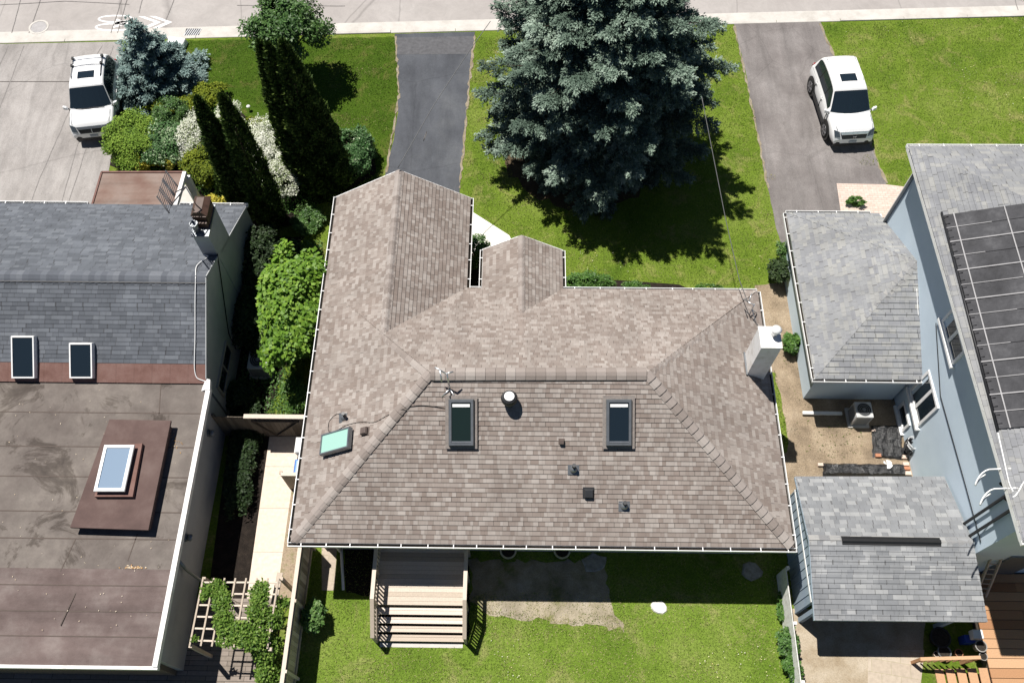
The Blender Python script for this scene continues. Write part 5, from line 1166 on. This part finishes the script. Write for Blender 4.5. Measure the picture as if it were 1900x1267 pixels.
# bins
def bin_(c, s, h, mat, label, name):
    t = thing(name, (c.x, c.y, 0), label, 'bin')
    mb = MB(); mb.hexa([(c.x-s*.8, c.y-s*.8, .02), (c.x+s*.8, c.y-s*.8, .02), (c.x+s*.8, c.y+s*.8, .02), (c.x-s*.8, c.y+s*.8, .02)], [(c.x-s, c.y-s, h), (c.x+s, c.y-s, h), (c.x+s, c.y+s, h), (c.x-s, c.y+s, h)]); mb.build('tub', mat, t, bevel=.03)
    mb = MB(); mb.hexa([(c.x-s*1.06, c.y-s*1.06, h+.004), (c.x+s*1.06, c.y-s*1.06, h+.004), (c.x+s*1.06, c.y+s*1.06, h+.004), (c.x-s*1.06, c.y+s*1.06, h+.004)], [(c.x-s*.8, c.y-s*.9, h+.07), (c.x+s*.8, c.y-s*.9, h+.07), (c.x+s*.8, c.y+s*.9, h+.07), (c.x-s*.8, c.y+s*.9, h+.07)]); mb.build('lid', mat, t, bevel=.02)
bin_(at(563, 826, .9), .28, .9, M['white_pvc'], 'white wheeled bin under the eave beside the wooden gate', 'white_bin')
bin_(at(560, 866, .9), .27, .85, plain('blue_plastic', (.1, .22, .5), .4), 'blue recycling bin under the eave, behind the short timber screen', 'recycling_bin')
bin_(at(563, 846, .9), .2, .8, plain('grey_plastic', (.3, .33, .36), .4), 'grey bin squeezed between the white bin and the blue bin', 'grey_bin')
# ================================================================== TRELLIS AND VINE
tz = 2.1
q = [at(*p, tz) for p in ((352, 1197), (500, 1203), (521, 1072), (377, 1072))]
t = thing('trellis_arbor', (q[0]+q[2])/2-V((0, 0, tz)), 'open wooden trellis grid half covered with climbing vine', 'trellis')
for k in range(8):
    f = k/7.2; a, b_ = q[0].lerp(q[1], f), q[3].lerp(q[2], f); mb = MB(); mb.bar(a, b_, .05, .035, tint=.35); mb.build('cross_slat', M['oldwood'], t)
for k in range(6):
    f = .08+k*.172; a, b_ = q[0].lerp(q[3], f), q[1].lerp(q[2], f); mb = MB(); mb.bar(a-V((0, 0, .04)), b_-V((0, 0, .04)), .05, .035, tint=.75); mb.build('long_slat', M['oldwood'], t)
for a in q: mb = MB(); mb.box(a.x-.05, a.x+.05, a.y-.05, a.y+.05, 0, tz-.06); mb.build('post', M['oldwood'], t)
pl = at(523, 1128, 0)
mb = MB(); p1, p2 = at(520, 1062, 1.7), at(508, 1120, 1.7); mb.bar(p1, p2, .18, .05, tint=.4); mb.build('side_rail', M['oldwood'], t)
vt = thing('climbing_vine', at(500, 1230, 0), 'bright green climbing vine sprawling over the trellis and down its side', 'vine')
Ps, n_ = [], 0
def blob(cx_, cy_, z, rx_, ry_, rz_, n):
    c = at(cx_, cy_, z); d = rdir(n)*rng.random((n, 1))**.45; return d*np.array([rx_, ry_, rz_])+np.array(c)
Ps = [blob(*b_) for b_ in ((400, 1092, 2.15, .3, .28, .12, 500), (412, 1115, 2.15, .3, .35, .15, 700), (415, 1150, 2.15, .32, .4, .18, 800), (440, 1170, 2.15, .6, .3, .2, 1500), (470, 1185, 2.1, .5, .35, .25, 1500), (482, 1100, 2.15, .3, .4, .15, 800), (478, 1130, 2.15, .32, .45, .2, 900), (500, 1150, 1.9, .45, .4, .35, 1800), (525, 1118, 1.7, .3, .2, .15, 250), (495, 1200, 1.6, .45, .5, .5, 2200), (500, 1245, 1.1, .38, .6, .7, 3000), (500, 1285, .8, .4, .5, .7, 2000), (360, 1185, 2.1, .12, .1, .06, 60), (430, 1190, 2.05, .5, .15, .1, 500), (380, 1100, 2.15, .15, .3, .08, 120), (520, 1250, 1., .25, .5, .5, 700))]
P = np.concatenate(Ps); n_ = len(P); P[:, 2] = np.maximum(P[:, 2], .03); Nn = nrm(rdir(n_)*.8+np.array([0, 0, .9])); D = nrm(np.cross(Nn, rdir(n_))); S = np.cross(Nn, D)
L = .1*rng.uniform(.7, 1.3, n_); leafmesh('foliage', P, D, S, L, L*.6, .5+rng.normal(0, .25, n_), LEAF['vine'], vt)
mb = MB(); 
for (a, b_, c_) in (((500, 1235, 0), (498, 1180, 1.6), (440, 1165, 2.15)), ((505, 1230, 0), (500, 1150, 1.8), (410, 1100, 2.15)), ((500, 1230, 0), (490, 1150, 1.9), (482, 1085, 2.15)), ((505, 1230, 0), (520, 1150, 1.7), (541, 1115, 1.75))): mb.tube([at(*a), at(*b_), at(*c_)], [.025, .018, .006], 6)
mb.build('stem', M['bark'], vt)
# ================================================================== AIR CONDITIONERS
def ac(c, w_, h, label):
    t = thing('air_conditioner', (c.x, c.y, 0), label, 'air conditioner', 'outdoor air conditioners'); b_ = w_/2
    mb = MB(); mb.box(c.x-b_-.08, c.x+b_+.08, c.y-b_-.08, c.y+b_+.08, 0, .06); mb.build('pad', M['concrete'], t)
    mb = MB(); mb.box(c.x-b_, c.x+b_, c.y-b_, c.y+b_, .06, h); cb = mb.build('cabinet', M['acgrey'] if 'acgrey' in M else M.setdefault('acgrey', plain('beige_enamel', (.5, .5, .49), .45)), t, bevel=.03)
    mb = MB()
    for k in range(9):
        z = .12+k*(h-.2)/9
        for s_ in (-1, 1): mb.box(c.x-b_+.06, c.x+b_-.06, c.y+s_*(b_+.004)-.006, c.y+s_*(b_+.004)+.006, z, z+.025); mb.box(c.x+s_*(b_+.004)-.006, c.x+s_*(b_+.004)+.006, c.y-b_+.06, c.y+b_-.06, z, z+.025)
    mb.build('louvres', M['greymetal'], cb)
    mb = MB(); mb.tube([(c.x, c.y, h-.01), (c.x, c.y, h+.006)], b_*.78, 24); mb.build('fan_well', M['dark'], t)
    mb = MB()
    for r_ in (.2, .4, .6, .78): ring(mb, c, b_*r_+.012, b_*r_+.012, .016, h+.012, h+.022, 22)
    mb.tube([(c.x, c.y, h+.008), (c.x, c.y, h+.03)], b_*.16, 12); mb.build('fan_guard', M['greymetal'], t)
ac(at(488, 684), .72, .75, 'pale air conditioner in the shade beside the grey stucco wall')
ac(at(1589, 776), .6, .78, 'air conditioner half in sun against the blue garage wall')
# ================================================================== SIDE YARD CLUTTER
def fabric(name, corners, label, cat, z, nx, ny, amp, seed, side=False):
    t = thing(name, tuple((sum(corners, V())/4)[:2])+(0,), label, cat); r_ = random.Random(seed); mb = MB(); g = {}
    for i in range(nx+1):
        for j in range(ny+1):
            a = corners[0].lerp(corners[1], i/nx); b_ = corners[3].lerp(corners[2], i/nx); p = a.lerp(b_, j/ny)
            edge = i in (0, nx) or j in (0, ny)
            g[i, j] = V((p.x+r_.uniform(-.02, .02), p.y+r_.uniform(-.02, .02), .012 if edge and not side else z+amp*(.5+.5*math.sin(i*1.1+j*.35+seed)*math.cos(j*.5-i*.3))+r_.uniform(0, amp*.7)))
    for i in range(nx):
        for j in range(ny): mb.face([g[i, j], g[i+1, j], g[i+1, j+1], g[i, j+1]], sm=True)
    mb.build('sheet', M['plasticblack'], t, smooth=True); return t
m, n, b = newmat('black_plastic_film', .28, .6); b.inputs['Base Color'].default_value = (.014, .014, .015, 1)
nz1 = noise(n, 5, 6, rough=.7, dist=1.5); n.links.new(ramp(n, nz1, [(.3, (.01, .01, .011)), (.7, (.03, .03, .031))]), b.inputs['Base Color']); bump(n, b, nz1, .9, .06); M['plasticblack'] = m
fabric('plastic_tarp', [at(*p) for p in ((1619, 849), (1676, 853), (1671, 789), (1616, 790))], 'square of crumpled black plastic held down by bricks on the bare soil', 'tarp', .03, 14, 16, .07, 3)
tq = [at(*p) for p in ((1527, 884), (1682, 886), (1678, 861), (1526, 860))]
fabric('covered_bed', tq, 'long low bed covered with black plastic above the pale shed roof', 'planting bed', .12, 30, 6, .06, 8)
M['brick'] = patchy('orange_brick', [(.36, .15, .08), (.48, .24, .15)], 8); M['palebrick'] = patchy('pale_brick', [(.55, .42, .34), (.66, .55, .47)], 8)
for i, (a, b_, lb, mt, s_) in enumerate([(1628, 846, 'orange brick on the lower left corner of the black plastic', 'brick', .1), (1676, 849, 'pale brick on the lower right corner of the black plastic', 'palebrick', .1), (1619, 800, 'small stone on the upper left edge of the black plastic', 'palebrick', .06), (1521, 863, 'pale block at the left end of the covered bed', 'palebrick', .09), (1679, 862, 'pale brick at the right end of the covered bed, upper', 'palebrick', .1), (1681, 870, 'reddish brick at the right end of the covered bed, middle', 'brick', .1), (1683, 879, 'pale brick at the right end of the covered bed, lowest', 'palebrick', .11)]):
    c = at(a, b_); mb = MB(); mb.box(c.x-s_, c.x+s_, c.y-s_*.6, c.y+s_*.6, .005, .11); mb.box(c.x-s_*.6, c.x+s_*.6, c.y-s_*.25, c.y+s_*.25, .11, .113)
    o = mb.build('brick', M[mt], None, bevel=.012); tag(o, lb, 'brick', 'loose bricks in the side yard')
c = at(1646, 862, .2); mb = MB(); r_ = random.Random(4)
for k in range(9): a = r_.uniform(0, 6.28); d = V((math.cos(a), math.sin(a), .4))*.14; e = V((-d.y, d.x, .05)); mb.face([c, c+d-e*.4, c+d*1.2, c+d+e*.4])
tag(mb.build('paper_scrap', M['white'], None), 'crumpled white paper on the covered bed', 'litter')
a, b_ = at(1489, 766, .1), at(1562, 767, .1); mb = MB(); mb.bar(a, b_, .12, .1); tag(mb.build('white_post', M['white_pvc'], None, bevel=.01), 'long white post lying on the soil at the blue garage corner', 'post')
# hose coil on the wall
hx = at(1688, 828, .45); t = thing('hose_coil', (hx.x, hx.y, 0), 'tangled black and white hose coil at the foot of the blue wall', 'hose')
mb = MB(); r_ = random.Random(9)
for k in range(9):
    rr = r_.uniform(.16, .3); tl = r_.uniform(-.5, .5); pts = [hx+V((rr*math.cos(a)*.6, rr*math.sin(a), .08*math.sin(a+tl)+r_.uniform(-.1, .12)+rr*math.cos(a)*tl)) for a in np.linspace(0, 6.0, 18)]; mb.tube(pts, .018, 6)
mb.build('coil', M['dark'], t); mb = MB()
for k in range(4):
    rr = r_.uniform(.15, .27); pts = [hx+V((rr*math.cos(a)*.6, rr*math.sin(a)+.03, .12+.05*k+.06*math.sin(a*2))) for a in np.linspace(0, 5.5, 16)]; mb.tube(pts, .012, 6)
mb.build('cord', M['white_pvc'], t); mb = MB(); mb.tube([V((hx.x, hx.y, .01)), hx], .03, 8); mb.box(hx.x-.12, hx.x+.12, hx.y-.12, hx.y+.12, .005, .03); mb.build('stand', M['dark'], t)
# ================================================================== CEDAR DECK
cz_ = .5
t = thing('cedar_deck', (16, 4, 0), 'orange cedar deck with short stair behind the blue house', 'deck')
dxl = at(1822, 1180, cz_).x; mb = MB(); y = 6.95; rb = random.Random(12)
while y > .2:
    xs = [dxl, dxl+rb.uniform(1.2, 3), 24]
    for a, b_ in zip(xs, xs[1:]): mb.box(a+.002, b_-.002, y-.285, y-.012, cz_-.04, cz_, rb.random())
    y -= .29
mb.build('boards', M['cedar'], t)
mb = MB(); mb.box(dxl+.04, 24, .3, 6.95, .02, cz_-.05); mb.build('frame', M['darkwood'], t)
sy = at(1740, 1238, .35).y
for k in range(5):
    z = cz_-.09*(k+1); x1 = dxl-.02-.3*k; mb = MB(); mb.box(x1-.27, x1, .4, sy, z-.035, z, .85+.1*rb.random()); mb.build('tread', M['cedar'], t)
mb = MB(); ra, rb2 = at(1708, 1222, .75), at(1822, 1229, 1.2); mb.bar(ra, V((rb2.x, ra.y, 1.2)), .1, .045, tint=1); mb.build('stair_rail', M['cedar'], t)
mb = MB()
for k in range(9):
    f = (k+.5)/9; x_ = ra.x+(rb2.x-ra.x)*f; mb.bar((x_, ra.y, .05+.4*f), (x_, ra.y, .72+.45*f), .035, .035, up=V((0, 1, 0)), tint=.7)
mb.build('balusters', M['cedar'], t)
for x_ in (ra.x+.04, rb2.x-.05): mb = MB(); mb.box(x_-.045, x_+.045, ra.y-.045, ra.y+.045, 0, .72 if x_ < ra.x+.1 else 1.16, .6); mb.build('post', M['cedar'], t)
# clutter around the cedar deck
M['stone'] = patchy('grey_stone', [(.2, .19, .17), (.3, .29, .27), (.38, .37, .35)], 6, bumps=.5); M['clay'] = patchy('terracotta', [(.3, .14, .08), (.38, .2, .12)], 6)
def pot(px_, z, r, h, mat, label, fill='mulch', cat='pot', name='plant_pot', group='pots around the cedar deck stair'):
    c = at(*px_, z+h); t = thing(name, (c.x, c.y, z), label, cat, group); mb = MB()
    mb.tube([(c.x, c.y, z+.004), (c.x, c.y, z+h*.9), (c.x, c.y, z+h)], [r*.72, r*.95, r], 18); ring(mb, c, r*1.08, r*1.08, r*.16, z+h, z+h+.03, 18); mb.build('bowl', M[mat], t)
    mb = MB(); mb.tube([(c.x, c.y, z+h), (c.x, c.y, z+h+.008)], r*.9, 16); mb.build('soil', M[fill], t)
pot((1820, 1198), cz_, .17, .3, 'stone', 'grey round pot on the edge of the cedar deck, nearest the white box', 'debris'); pot((1824, 1217), cz_, .12, .2, 'stone', 'small grey pot on the cedar deck by the top of the stair rail', 'debris')
pot((1752, 1209), .0, .2, .3, 'greymetal', 'metal bucket behind the cedar stair rail', 'debris'); pot((1737, 1213), 0, .08, .2, 'palebrick', 'small pale jar left of the metal bucket'); pot((1779, 1211), 0, .12, .24, 'clay', 'clay pot between the metal bucket and the deck edge')
pot((1745, 1182), 0, .3, .35, 'dark', 'large black tub in the shade under the pale shed roof edge', 'debris')
bxs = at(1814, 1176, cz_+.25); mb = MB(); mb.box(bxs.x-.16, bxs.x+.16, bxs.y-.14, bxs.y+.14, cz_+.003, cz_+.3); t = tag(mb.build('storage_box', M['white_pvc'], None, bevel=.03), 'small white box on the cedar deck corner', 'box')
bxs = at(1800, 1185, cz_-.1); mb = MB(); mb.box(bxs.x-.2, bxs.x+.14, bxs.y-.12, bxs.y+.12, .02, cz_-.02); tag(mb.build('blue_crate', plain('blue_crate_plastic', (.02, .06, .35), .4), None, bevel=.02), 'dark blue crate beside the cedar deck, below the white box', 'crate')
# ladder against the blue house
t = thing('ladder', at(1828, 1104, 0), 'wooden ladder leaning in the shade between pale shed and blue house', 'ladder')
l0, l1 = at(1829, 1106, cz_), at(1860, 1031, 2.2); sd_ = V((-.32, .02, 0))
for s_ in (0, 1): mb = MB(); mb.bar(l0+sd_*s_, l1+sd_*s_, .05, .07, tint=.5); mb.build('side_rail', M['oldwood'], t)
for k in range(8):
    p = l0.lerp(l1, (k+.6)/8.3); mb = MB(); mb.tube([p, p+sd_], .018, 6); mb.build('rung', M['oldwood'], t)
# ================================================================== SMALL THINGS ON THE LAWNS
def rock(px_, r, h, mat, label, name='flat_stone'):
    c = at(*px_); mb = MB(); r_ = random.Random(int(px_[0])); n_ = 11; R_ = [r*r_.uniform(.75, 1.1) for _ in range(n_)]
    b_ = [V((c.x+R_[k]*math.cos(k*6.283/n_), c.y+.8*R_[k]*math.sin(k*6.283/n_), -.01)) for k in range(n_)]; tp_ = [V((c.x+(p.x-c.x)*.85, c.y+(p.y-c.y)*.85, h*r_.uniform(.8, 1.1))) for p in b_]
    mb.face(tp_)
    for k in range(n_): j = (k+1) % n_; mb.face([b_[k], b_[j], tp_[j], tp_[k]])
    return tag(mb.build(name, M[mat], None, bevel=.015), label, 'stone')
rock((1222, 1126), .3, .07, 'white_conc', 'pale flat stone lying on the sunny rear lawn'); rock((1104, 1044), .45, .06, 'stone', 'grey slab in the shade of the rear eave'); rock((1395, 1060), .4, .05, 'stone', 'dim slab in the shade near the right end of the rear eave')
c = at(330, 88); mb = MB(); mb.hexa([(c.x-.4, c.y-.35, 0), (c.x+.35, c.y-.4, 0), (c.x+.45, c.y+.3, 0), (c.x-.4, c.y+.4, 0)], [(c.x-.36, c.y-.3, .35), (c.x+.3, c.y-.35, .3), (c.x+.4, c.y+.25, .3), (c.x-.36, c.y+.35, .35)]); tag(mb.build('utility_box', M['white_pvc'], None, bevel=.04), 'low white utility box on the lawn behind the small blue spruce', 'utility box')
for i, (a, b_) in enumerate(((943, 1021), (1043, 1021))):
    c = at(a, b_, .35); lb = ['round tub under the rear eave, the one closer to the deck', 'round tub under the rear eave, the one farther from the deck'][i]
    t = thing('round_tub', (c.x, c.y, 0), lb, 'tub', 'tubs under the rear eave'); mb = MB(); mb.tube([(c.x, c.y, .01), (c.x, c.y, .33)], [.2, .25], 18, caps=True); mb.build('bowl', M['greymetal'], t); mb = MB(); ring(mb, c, .28, .28, .05, .33, .36, 20); mb.build('rim', M['alu'], t); mb = MB(); mb.tube([(c.x, c.y, .331), (c.x, c.y, .338)], .21, 16); mb.build('soil', M['debris'], t)
c = at(461, 199, .2); t = thing('garden_light', (c.x, c.y, 0), 'small white globe light on the left lawn', 'garden light'); mb = MB(); mb.tube([(c.x, c.y, 0), (c.x, c.y, .2)], .012, 6); mb.build('stake', M['dark'], t)
mb = MB(); mb.tube([(c.x, c.y, .18+.12*k/6) for k in range(7)], [.02]+[.09*math.sin(math.pi*k/6) for k in range(1, 6)]+[.02], 12); mb.build('globe', M['white'], t)
sheet('porch_path', px((322, 352), (345, 343), (362, 355), (364, 380), (330, 395), (310, 395)), M['concrete'], .014)
# pavement seams and dark strips painted in for overhead wire shadows
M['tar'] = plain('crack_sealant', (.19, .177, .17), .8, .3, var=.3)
def dark_strip(pts, w_, z, seed):
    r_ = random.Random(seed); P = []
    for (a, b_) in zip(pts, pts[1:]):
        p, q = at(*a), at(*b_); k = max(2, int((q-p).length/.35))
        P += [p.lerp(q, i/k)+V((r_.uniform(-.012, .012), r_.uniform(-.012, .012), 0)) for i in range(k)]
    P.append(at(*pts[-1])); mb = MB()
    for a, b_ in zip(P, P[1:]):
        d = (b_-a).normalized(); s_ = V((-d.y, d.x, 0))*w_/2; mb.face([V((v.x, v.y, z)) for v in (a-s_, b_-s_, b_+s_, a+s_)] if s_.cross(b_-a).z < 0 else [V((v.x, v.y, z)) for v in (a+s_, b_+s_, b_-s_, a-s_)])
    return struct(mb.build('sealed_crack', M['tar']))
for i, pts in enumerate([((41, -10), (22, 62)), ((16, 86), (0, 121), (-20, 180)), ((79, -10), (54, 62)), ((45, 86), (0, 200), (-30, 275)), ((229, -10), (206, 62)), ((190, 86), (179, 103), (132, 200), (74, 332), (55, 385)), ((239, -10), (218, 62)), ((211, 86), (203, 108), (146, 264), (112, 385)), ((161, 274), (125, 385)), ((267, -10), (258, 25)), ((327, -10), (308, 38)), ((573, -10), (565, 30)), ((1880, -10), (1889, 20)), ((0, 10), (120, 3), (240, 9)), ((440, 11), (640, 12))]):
    dark_strip(pts, .035, .0165 if i != 99 else 0, i)
dark_strip(((792, 245), (786, 262), (792, 245)), .03, .0175, 60)
# ================================================================== OVERHEAD WIRES
def wire(label, pts, r=.014):
    P = [at(*p) for p in pts]; mb = MB(); out = []
    for a, b_ in zip(P, P[1:]): out += [a.lerp(b_, k/8) for k in range(8)]
    out.append(P[-1]); L = (P[-1]-P[0]).length
    mb.tube(out, r, 6); return tag(mb.build('overhead_wire', M['wiregrey'] if 'wiregrey' in M else M.setdefault('wiregrey', plain('wire_jacket', (.12, .12, .12), .5)), None), label, 'wire', 'overhead service wires')
wire('thin service wire from the big spruce down to the right end of the brown roof', ((1302, 180, 6.6), (1318, 262, 6.0), (1346, 405, 5.0), (1372, 520, 4.2), (1388, 562, 3.95)))
wire('thin service wire crossing the sealed driveway to the garage gable', ((910, 40, 6.5), (872, 93, 6.1), (805, 195, 5.4), (738, 312, 4.68)))
# ================================================================== GRASS
def vnoise(P, sc, seed):
    g = np.random.default_rng(seed).random((64, 64)); q = P[:, :2]*sc+1000; i = np.floor(q).astype(int); f = q-i; f = f*f*(3-2*f); a = i[:, 0] % 64; b_ = i[:, 1] % 64; a2 = (a+1) % 64; b2 = (b_+1) % 64
    return (g[a, b_]*(1-f[:, 0])+g[a2, b_]*f[:, 0])*(1-f[:, 1])+(g[a, b2]*(1-f[:, 0])+g[a2, b2]*f[:, 0])*f[:, 1]-.5
def blades(name, polys, dens, h, tint, seed, avoid=()):
    r_ = np.random.default_rng(seed); allP = []
    def inside(P, poly):
        x_, y_ = P[:, 0], P[:, 1]; c = np.zeros(len(P), bool); j = len(poly)-1
        for i in range(len(poly)):
            xi, yi = poly[i]; xj, yj = poly[j]
            with np.errstate(divide='ignore', invalid='ignore'): c ^= ((yi > y_) != (yj > y_)) & (x_ < (xj-xi)*(y_-yi)/(yj-yi+1e-12)+xi)
            j = i
        return c
    for poly in polys:
        a = np.array(poly); lo, hi = a.min(0), a.max(0); n = int(np.prod(hi-lo)*dens); P = lo+r_.random((n, 2))*(hi-lo); k = inside(P, poly)
        for av in avoid: k &= ~inside(P, av)
        allP.append(P[k])
    P = np.concatenate(allP); n = len(P); P = np.column_stack([P, np.full(n, .004)])
    lean = r_.normal(0, 1.1, (n, 2)); D = nrm(np.column_stack([lean, np.ones(n)])); S = nrm(np.cross(D, np.column_stack([r_.normal(size=(n, 2)), np.zeros(n)])))
    f = lambda s, o: np.sin(P[:, 0]*s+o)*np.cos(P[:, 1]*s*1.13+o*2)
    T = tint+.34*vnoise(P, .45, 1)+.36*vnoise(P, 1.3, 2)+.34*vnoise(P, 3.2, 3)+r_.normal(0, .2, n)
    e = bpy.data.objects.new('tmp', None); ORG['tmp'] = V((0, 0, 0)); L = h*r_.uniform(.6, 1.4, n)
    o = leafmesh(name, P, D, S, L, .016+.014*r_.random(n), T, M['blade'], e); o.parent = None; bpy.data.objects.remove(e); o['kind'] = 'stuff'; return o
SP = [(2.6+3.1*math.cos(a), 24.7+2.9*math.sin(a)) for a in np.linspace(0, 6.28, 24)[:-1]]
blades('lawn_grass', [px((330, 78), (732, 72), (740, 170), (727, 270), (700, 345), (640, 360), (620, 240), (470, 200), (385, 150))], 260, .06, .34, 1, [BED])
blades('lawn_grass', [px((884, 70), (1360, 52), (1378, 120), (1398, 220), (1418, 330), (1440, 450), (1405, 535), (1150, 520), (1045, 520), (1040, 460), (945, 436), (870, 385), (856, 350), (863, 270), (869, 200), (873, 160))], 260, .06, .52, 2, [SP])
blades('lawn_grass', [px((1526, 48), (1940, 26), (1940, 330), (1650, 345), (1596, 205), (1548, 95))], 260, .06, .52, 3)
blades('lawn_grass', [px((560, 1020), (1448, 1020), (1458, 1300), (545, 1300))], 420, .055, .66, 4, [px((600, 1010), (626, 1010), (620, 1095), (600, 1095)), px((690, 1010), (870, 1010), (870, 1200), (690, 1200)), px((872, 1040), (1120, 1040), (1140, 1140), (1158, 1160), (1100, 1152), (960, 1138), (905, 1132), (872, 1115))])
blades('lawn_grass', [px((545, 640), (590, 640), (575, 775), (495, 775)), px((575, 380), (640, 370), (600, 520), (555, 480))], 300, .06, .5, 5)
blades('lawn_grass', [px((1425, 690), (1438, 690), (1450, 745), (1460, 790), (1462, 820), (1450, 845), (1420, 845))], 400, .07, .45, 6)
blades('weed_tufts', [px((905, 1108), (1140, 1108), (1156, 1168), (960, 1142), (905, 1138))], 260, .05, .6, 7)

def cover(name, poly, dens, h, kind, seed, ls=.09):
    r_ = np.random.default_rng(seed); a = np.array(poly); lo, hi = a.min(0), a.max(0); n = int(np.prod(hi-lo)*dens); P = lo+r_.random((n, 2))*(hi-lo)
    c = np.zeros(n, bool); j = len(poly)-1
    for i in range(len(poly)):
        xi, yi = poly[i]; xj, yj = poly[j]; c ^= ((yi > P[:, 1]) != (yj > P[:, 1])) & (P[:, 0] < (xj-xi)*(P[:, 1]-yi)/(yj-yi+1e-12)+xi); j = i
    P = P[c]; n = len(P); bump_ = .5+.5*np.sin(P[:, 0]*4.1+seed)*np.cos(P[:, 1]*3.7-seed); P = np.column_stack([P, h*(.15+.85*bump_)*r_.random(n)+.01])
    NN = nrm(rdir(n)*.7+np.array([0, 0, .9])); D = nrm(np.cross(NN, rdir(n))); S = np.cross(NN, D); L = ls*r_.uniform(.7, 1.3, n)
    e = bpy.data.objects.new('tmp', None); ORG['tmp'] = V((0, 0, 0)); o = leafmesh(name, P, D, S, L, L*.6, .35+.25*bump_+r_.normal(0, .2, n), LEAF[kind], e); o.parent = None; bpy.data.objects.remove(e); o['kind'] = 'stuff'; return o
cover('ground_cover', px((212, 300), (230, 215), (300, 190), (380, 175), (430, 215), (480, 240), (620, 250), (685, 275), (690, 320), (640, 350), (560, 400), (440, 400), (350, 345)), 420, .3, 'midgreen', 2)
cover('ground_cover', px((470, 440), (600, 450), (590, 560), (565, 690), (545, 770), (440, 770)), 300, .25, 'green', 3)

def dry(px_, r, sq=.7, seed=0, dens=650, tint=.98):
    c = at(*px_); q = random.Random(seed+int(px_[0])); k = 14
    R_ = [r*q.uniform(.55, 1.15) for _ in range(k)]
    return [(c.x+R_[i]*math.cos(i*6.283/k), c.y+sq*R_[i]*math.sin(i*6.283/k)) for i in range(k)]
blades('dry_grass', [dry(p, r) for p, r in (((920, 85), .7), ((905, 110), .4), ((1295, 245), .7), ((1275, 260), .4), ((1290, 330), .35), ((1282, 481), .32), ((668, 137), .6), ((692, 132), .5), ((610, 222), .5), ((640, 226), .7), ((675, 222), .3), ((560, 215), .3), ((1880, 150), .8), ((1782, 214), .22), ((1610, 300), .5), ((1640, 60), .6), ((415, 118), .2), ((893, 150), .4), ((890, 225), .3), ((900, 330), .4), ((875, 300), .3), ((1425, 400), .35), ((1430, 330), .25), ((1055, 430), .3), ((935, 285), .5), ((1000, 470), .4))], 420, .05, .95, 31)
blades('dry_grass', [dry(p, r) for p, r in (((740, 1225), .7), ((820, 1250), .8), ((1020, 1225), .4), ((1045, 1240), .3), ((690, 1255), .6), ((930, 1245), .4), ((1180, 1250), .5), ((1300, 1245), .6), ((1380, 1200), .5), ((640, 1130), .5), ((900, 1160), .4), ((1390, 1130), .3), ((1300, 1150), .35))], 330, .05, .85, 32)

def specks(name, poly, n, mat, size, seed):
    r_ = np.random.default_rng(seed); a = np.array(poly); lo, hi = a.min(0), a.max(0); P = lo+r_.random((n, 2))*(hi-lo); k = vnoise(P, .5, seed) > .02; P = P[k]; n = len(P); P = np.column_stack([P, np.full(n, .07)])
    NN = nrm(rdir(n)*.4+np.array([0, 0, 1.])); D = nrm(np.cross(NN, rdir(n))); S = np.cross(NN, D); L = size*r_.uniform(.6, 1.4, n)
    e = bpy.data.objects.new('tmp', None); ORG['tmp'] = V((0, 0, 0)); o = leafmesh(name, P, D, S, L, L, r_.random(n), mat, e); o.parent = None; bpy.data.objects.remove(e); o['kind'] = 'stuff'
cl = tinted('clover_heads', [(0, (.35, .36, .2)), (.5, (.6, .6, .45)), (1, (.65, .6, .2))], .8)
specks('clover_flowers', px((1560, 60), (1900, 45), (1900, 260), (1640, 280)), 420, cl, .032, 41)
specks('clover_flowers', px((1040, 470), (1420, 470), (1400, 530), (1050, 515)), 90, cl, .032, 42)
specks('clover_flowers', px((600, 1190), (1440, 1190), (1450, 1265), (600, 1265)), 260, cl, .032, 43)
blades('weed_tufts', [px((868, 1100), (1150, 1100), (1185, 1190), (868, 1180))], 330, .055, .62, 44, [px((930, 1105), (1120, 1105), (1125, 1138), (1090, 1150), (1000, 1142), (930, 1132))])

blades('yard_weeds', [px((1440, 560), (1490, 700), (1500, 760), (1610, 800), (1600, 850), (1470, 850), (1455, 700))], 14, .09, .4, 51)
blades('yard_weeds', [px((1510, 790), (1610, 790), (1600, 845), (1520, 850))], 40, .08, .35, 52)
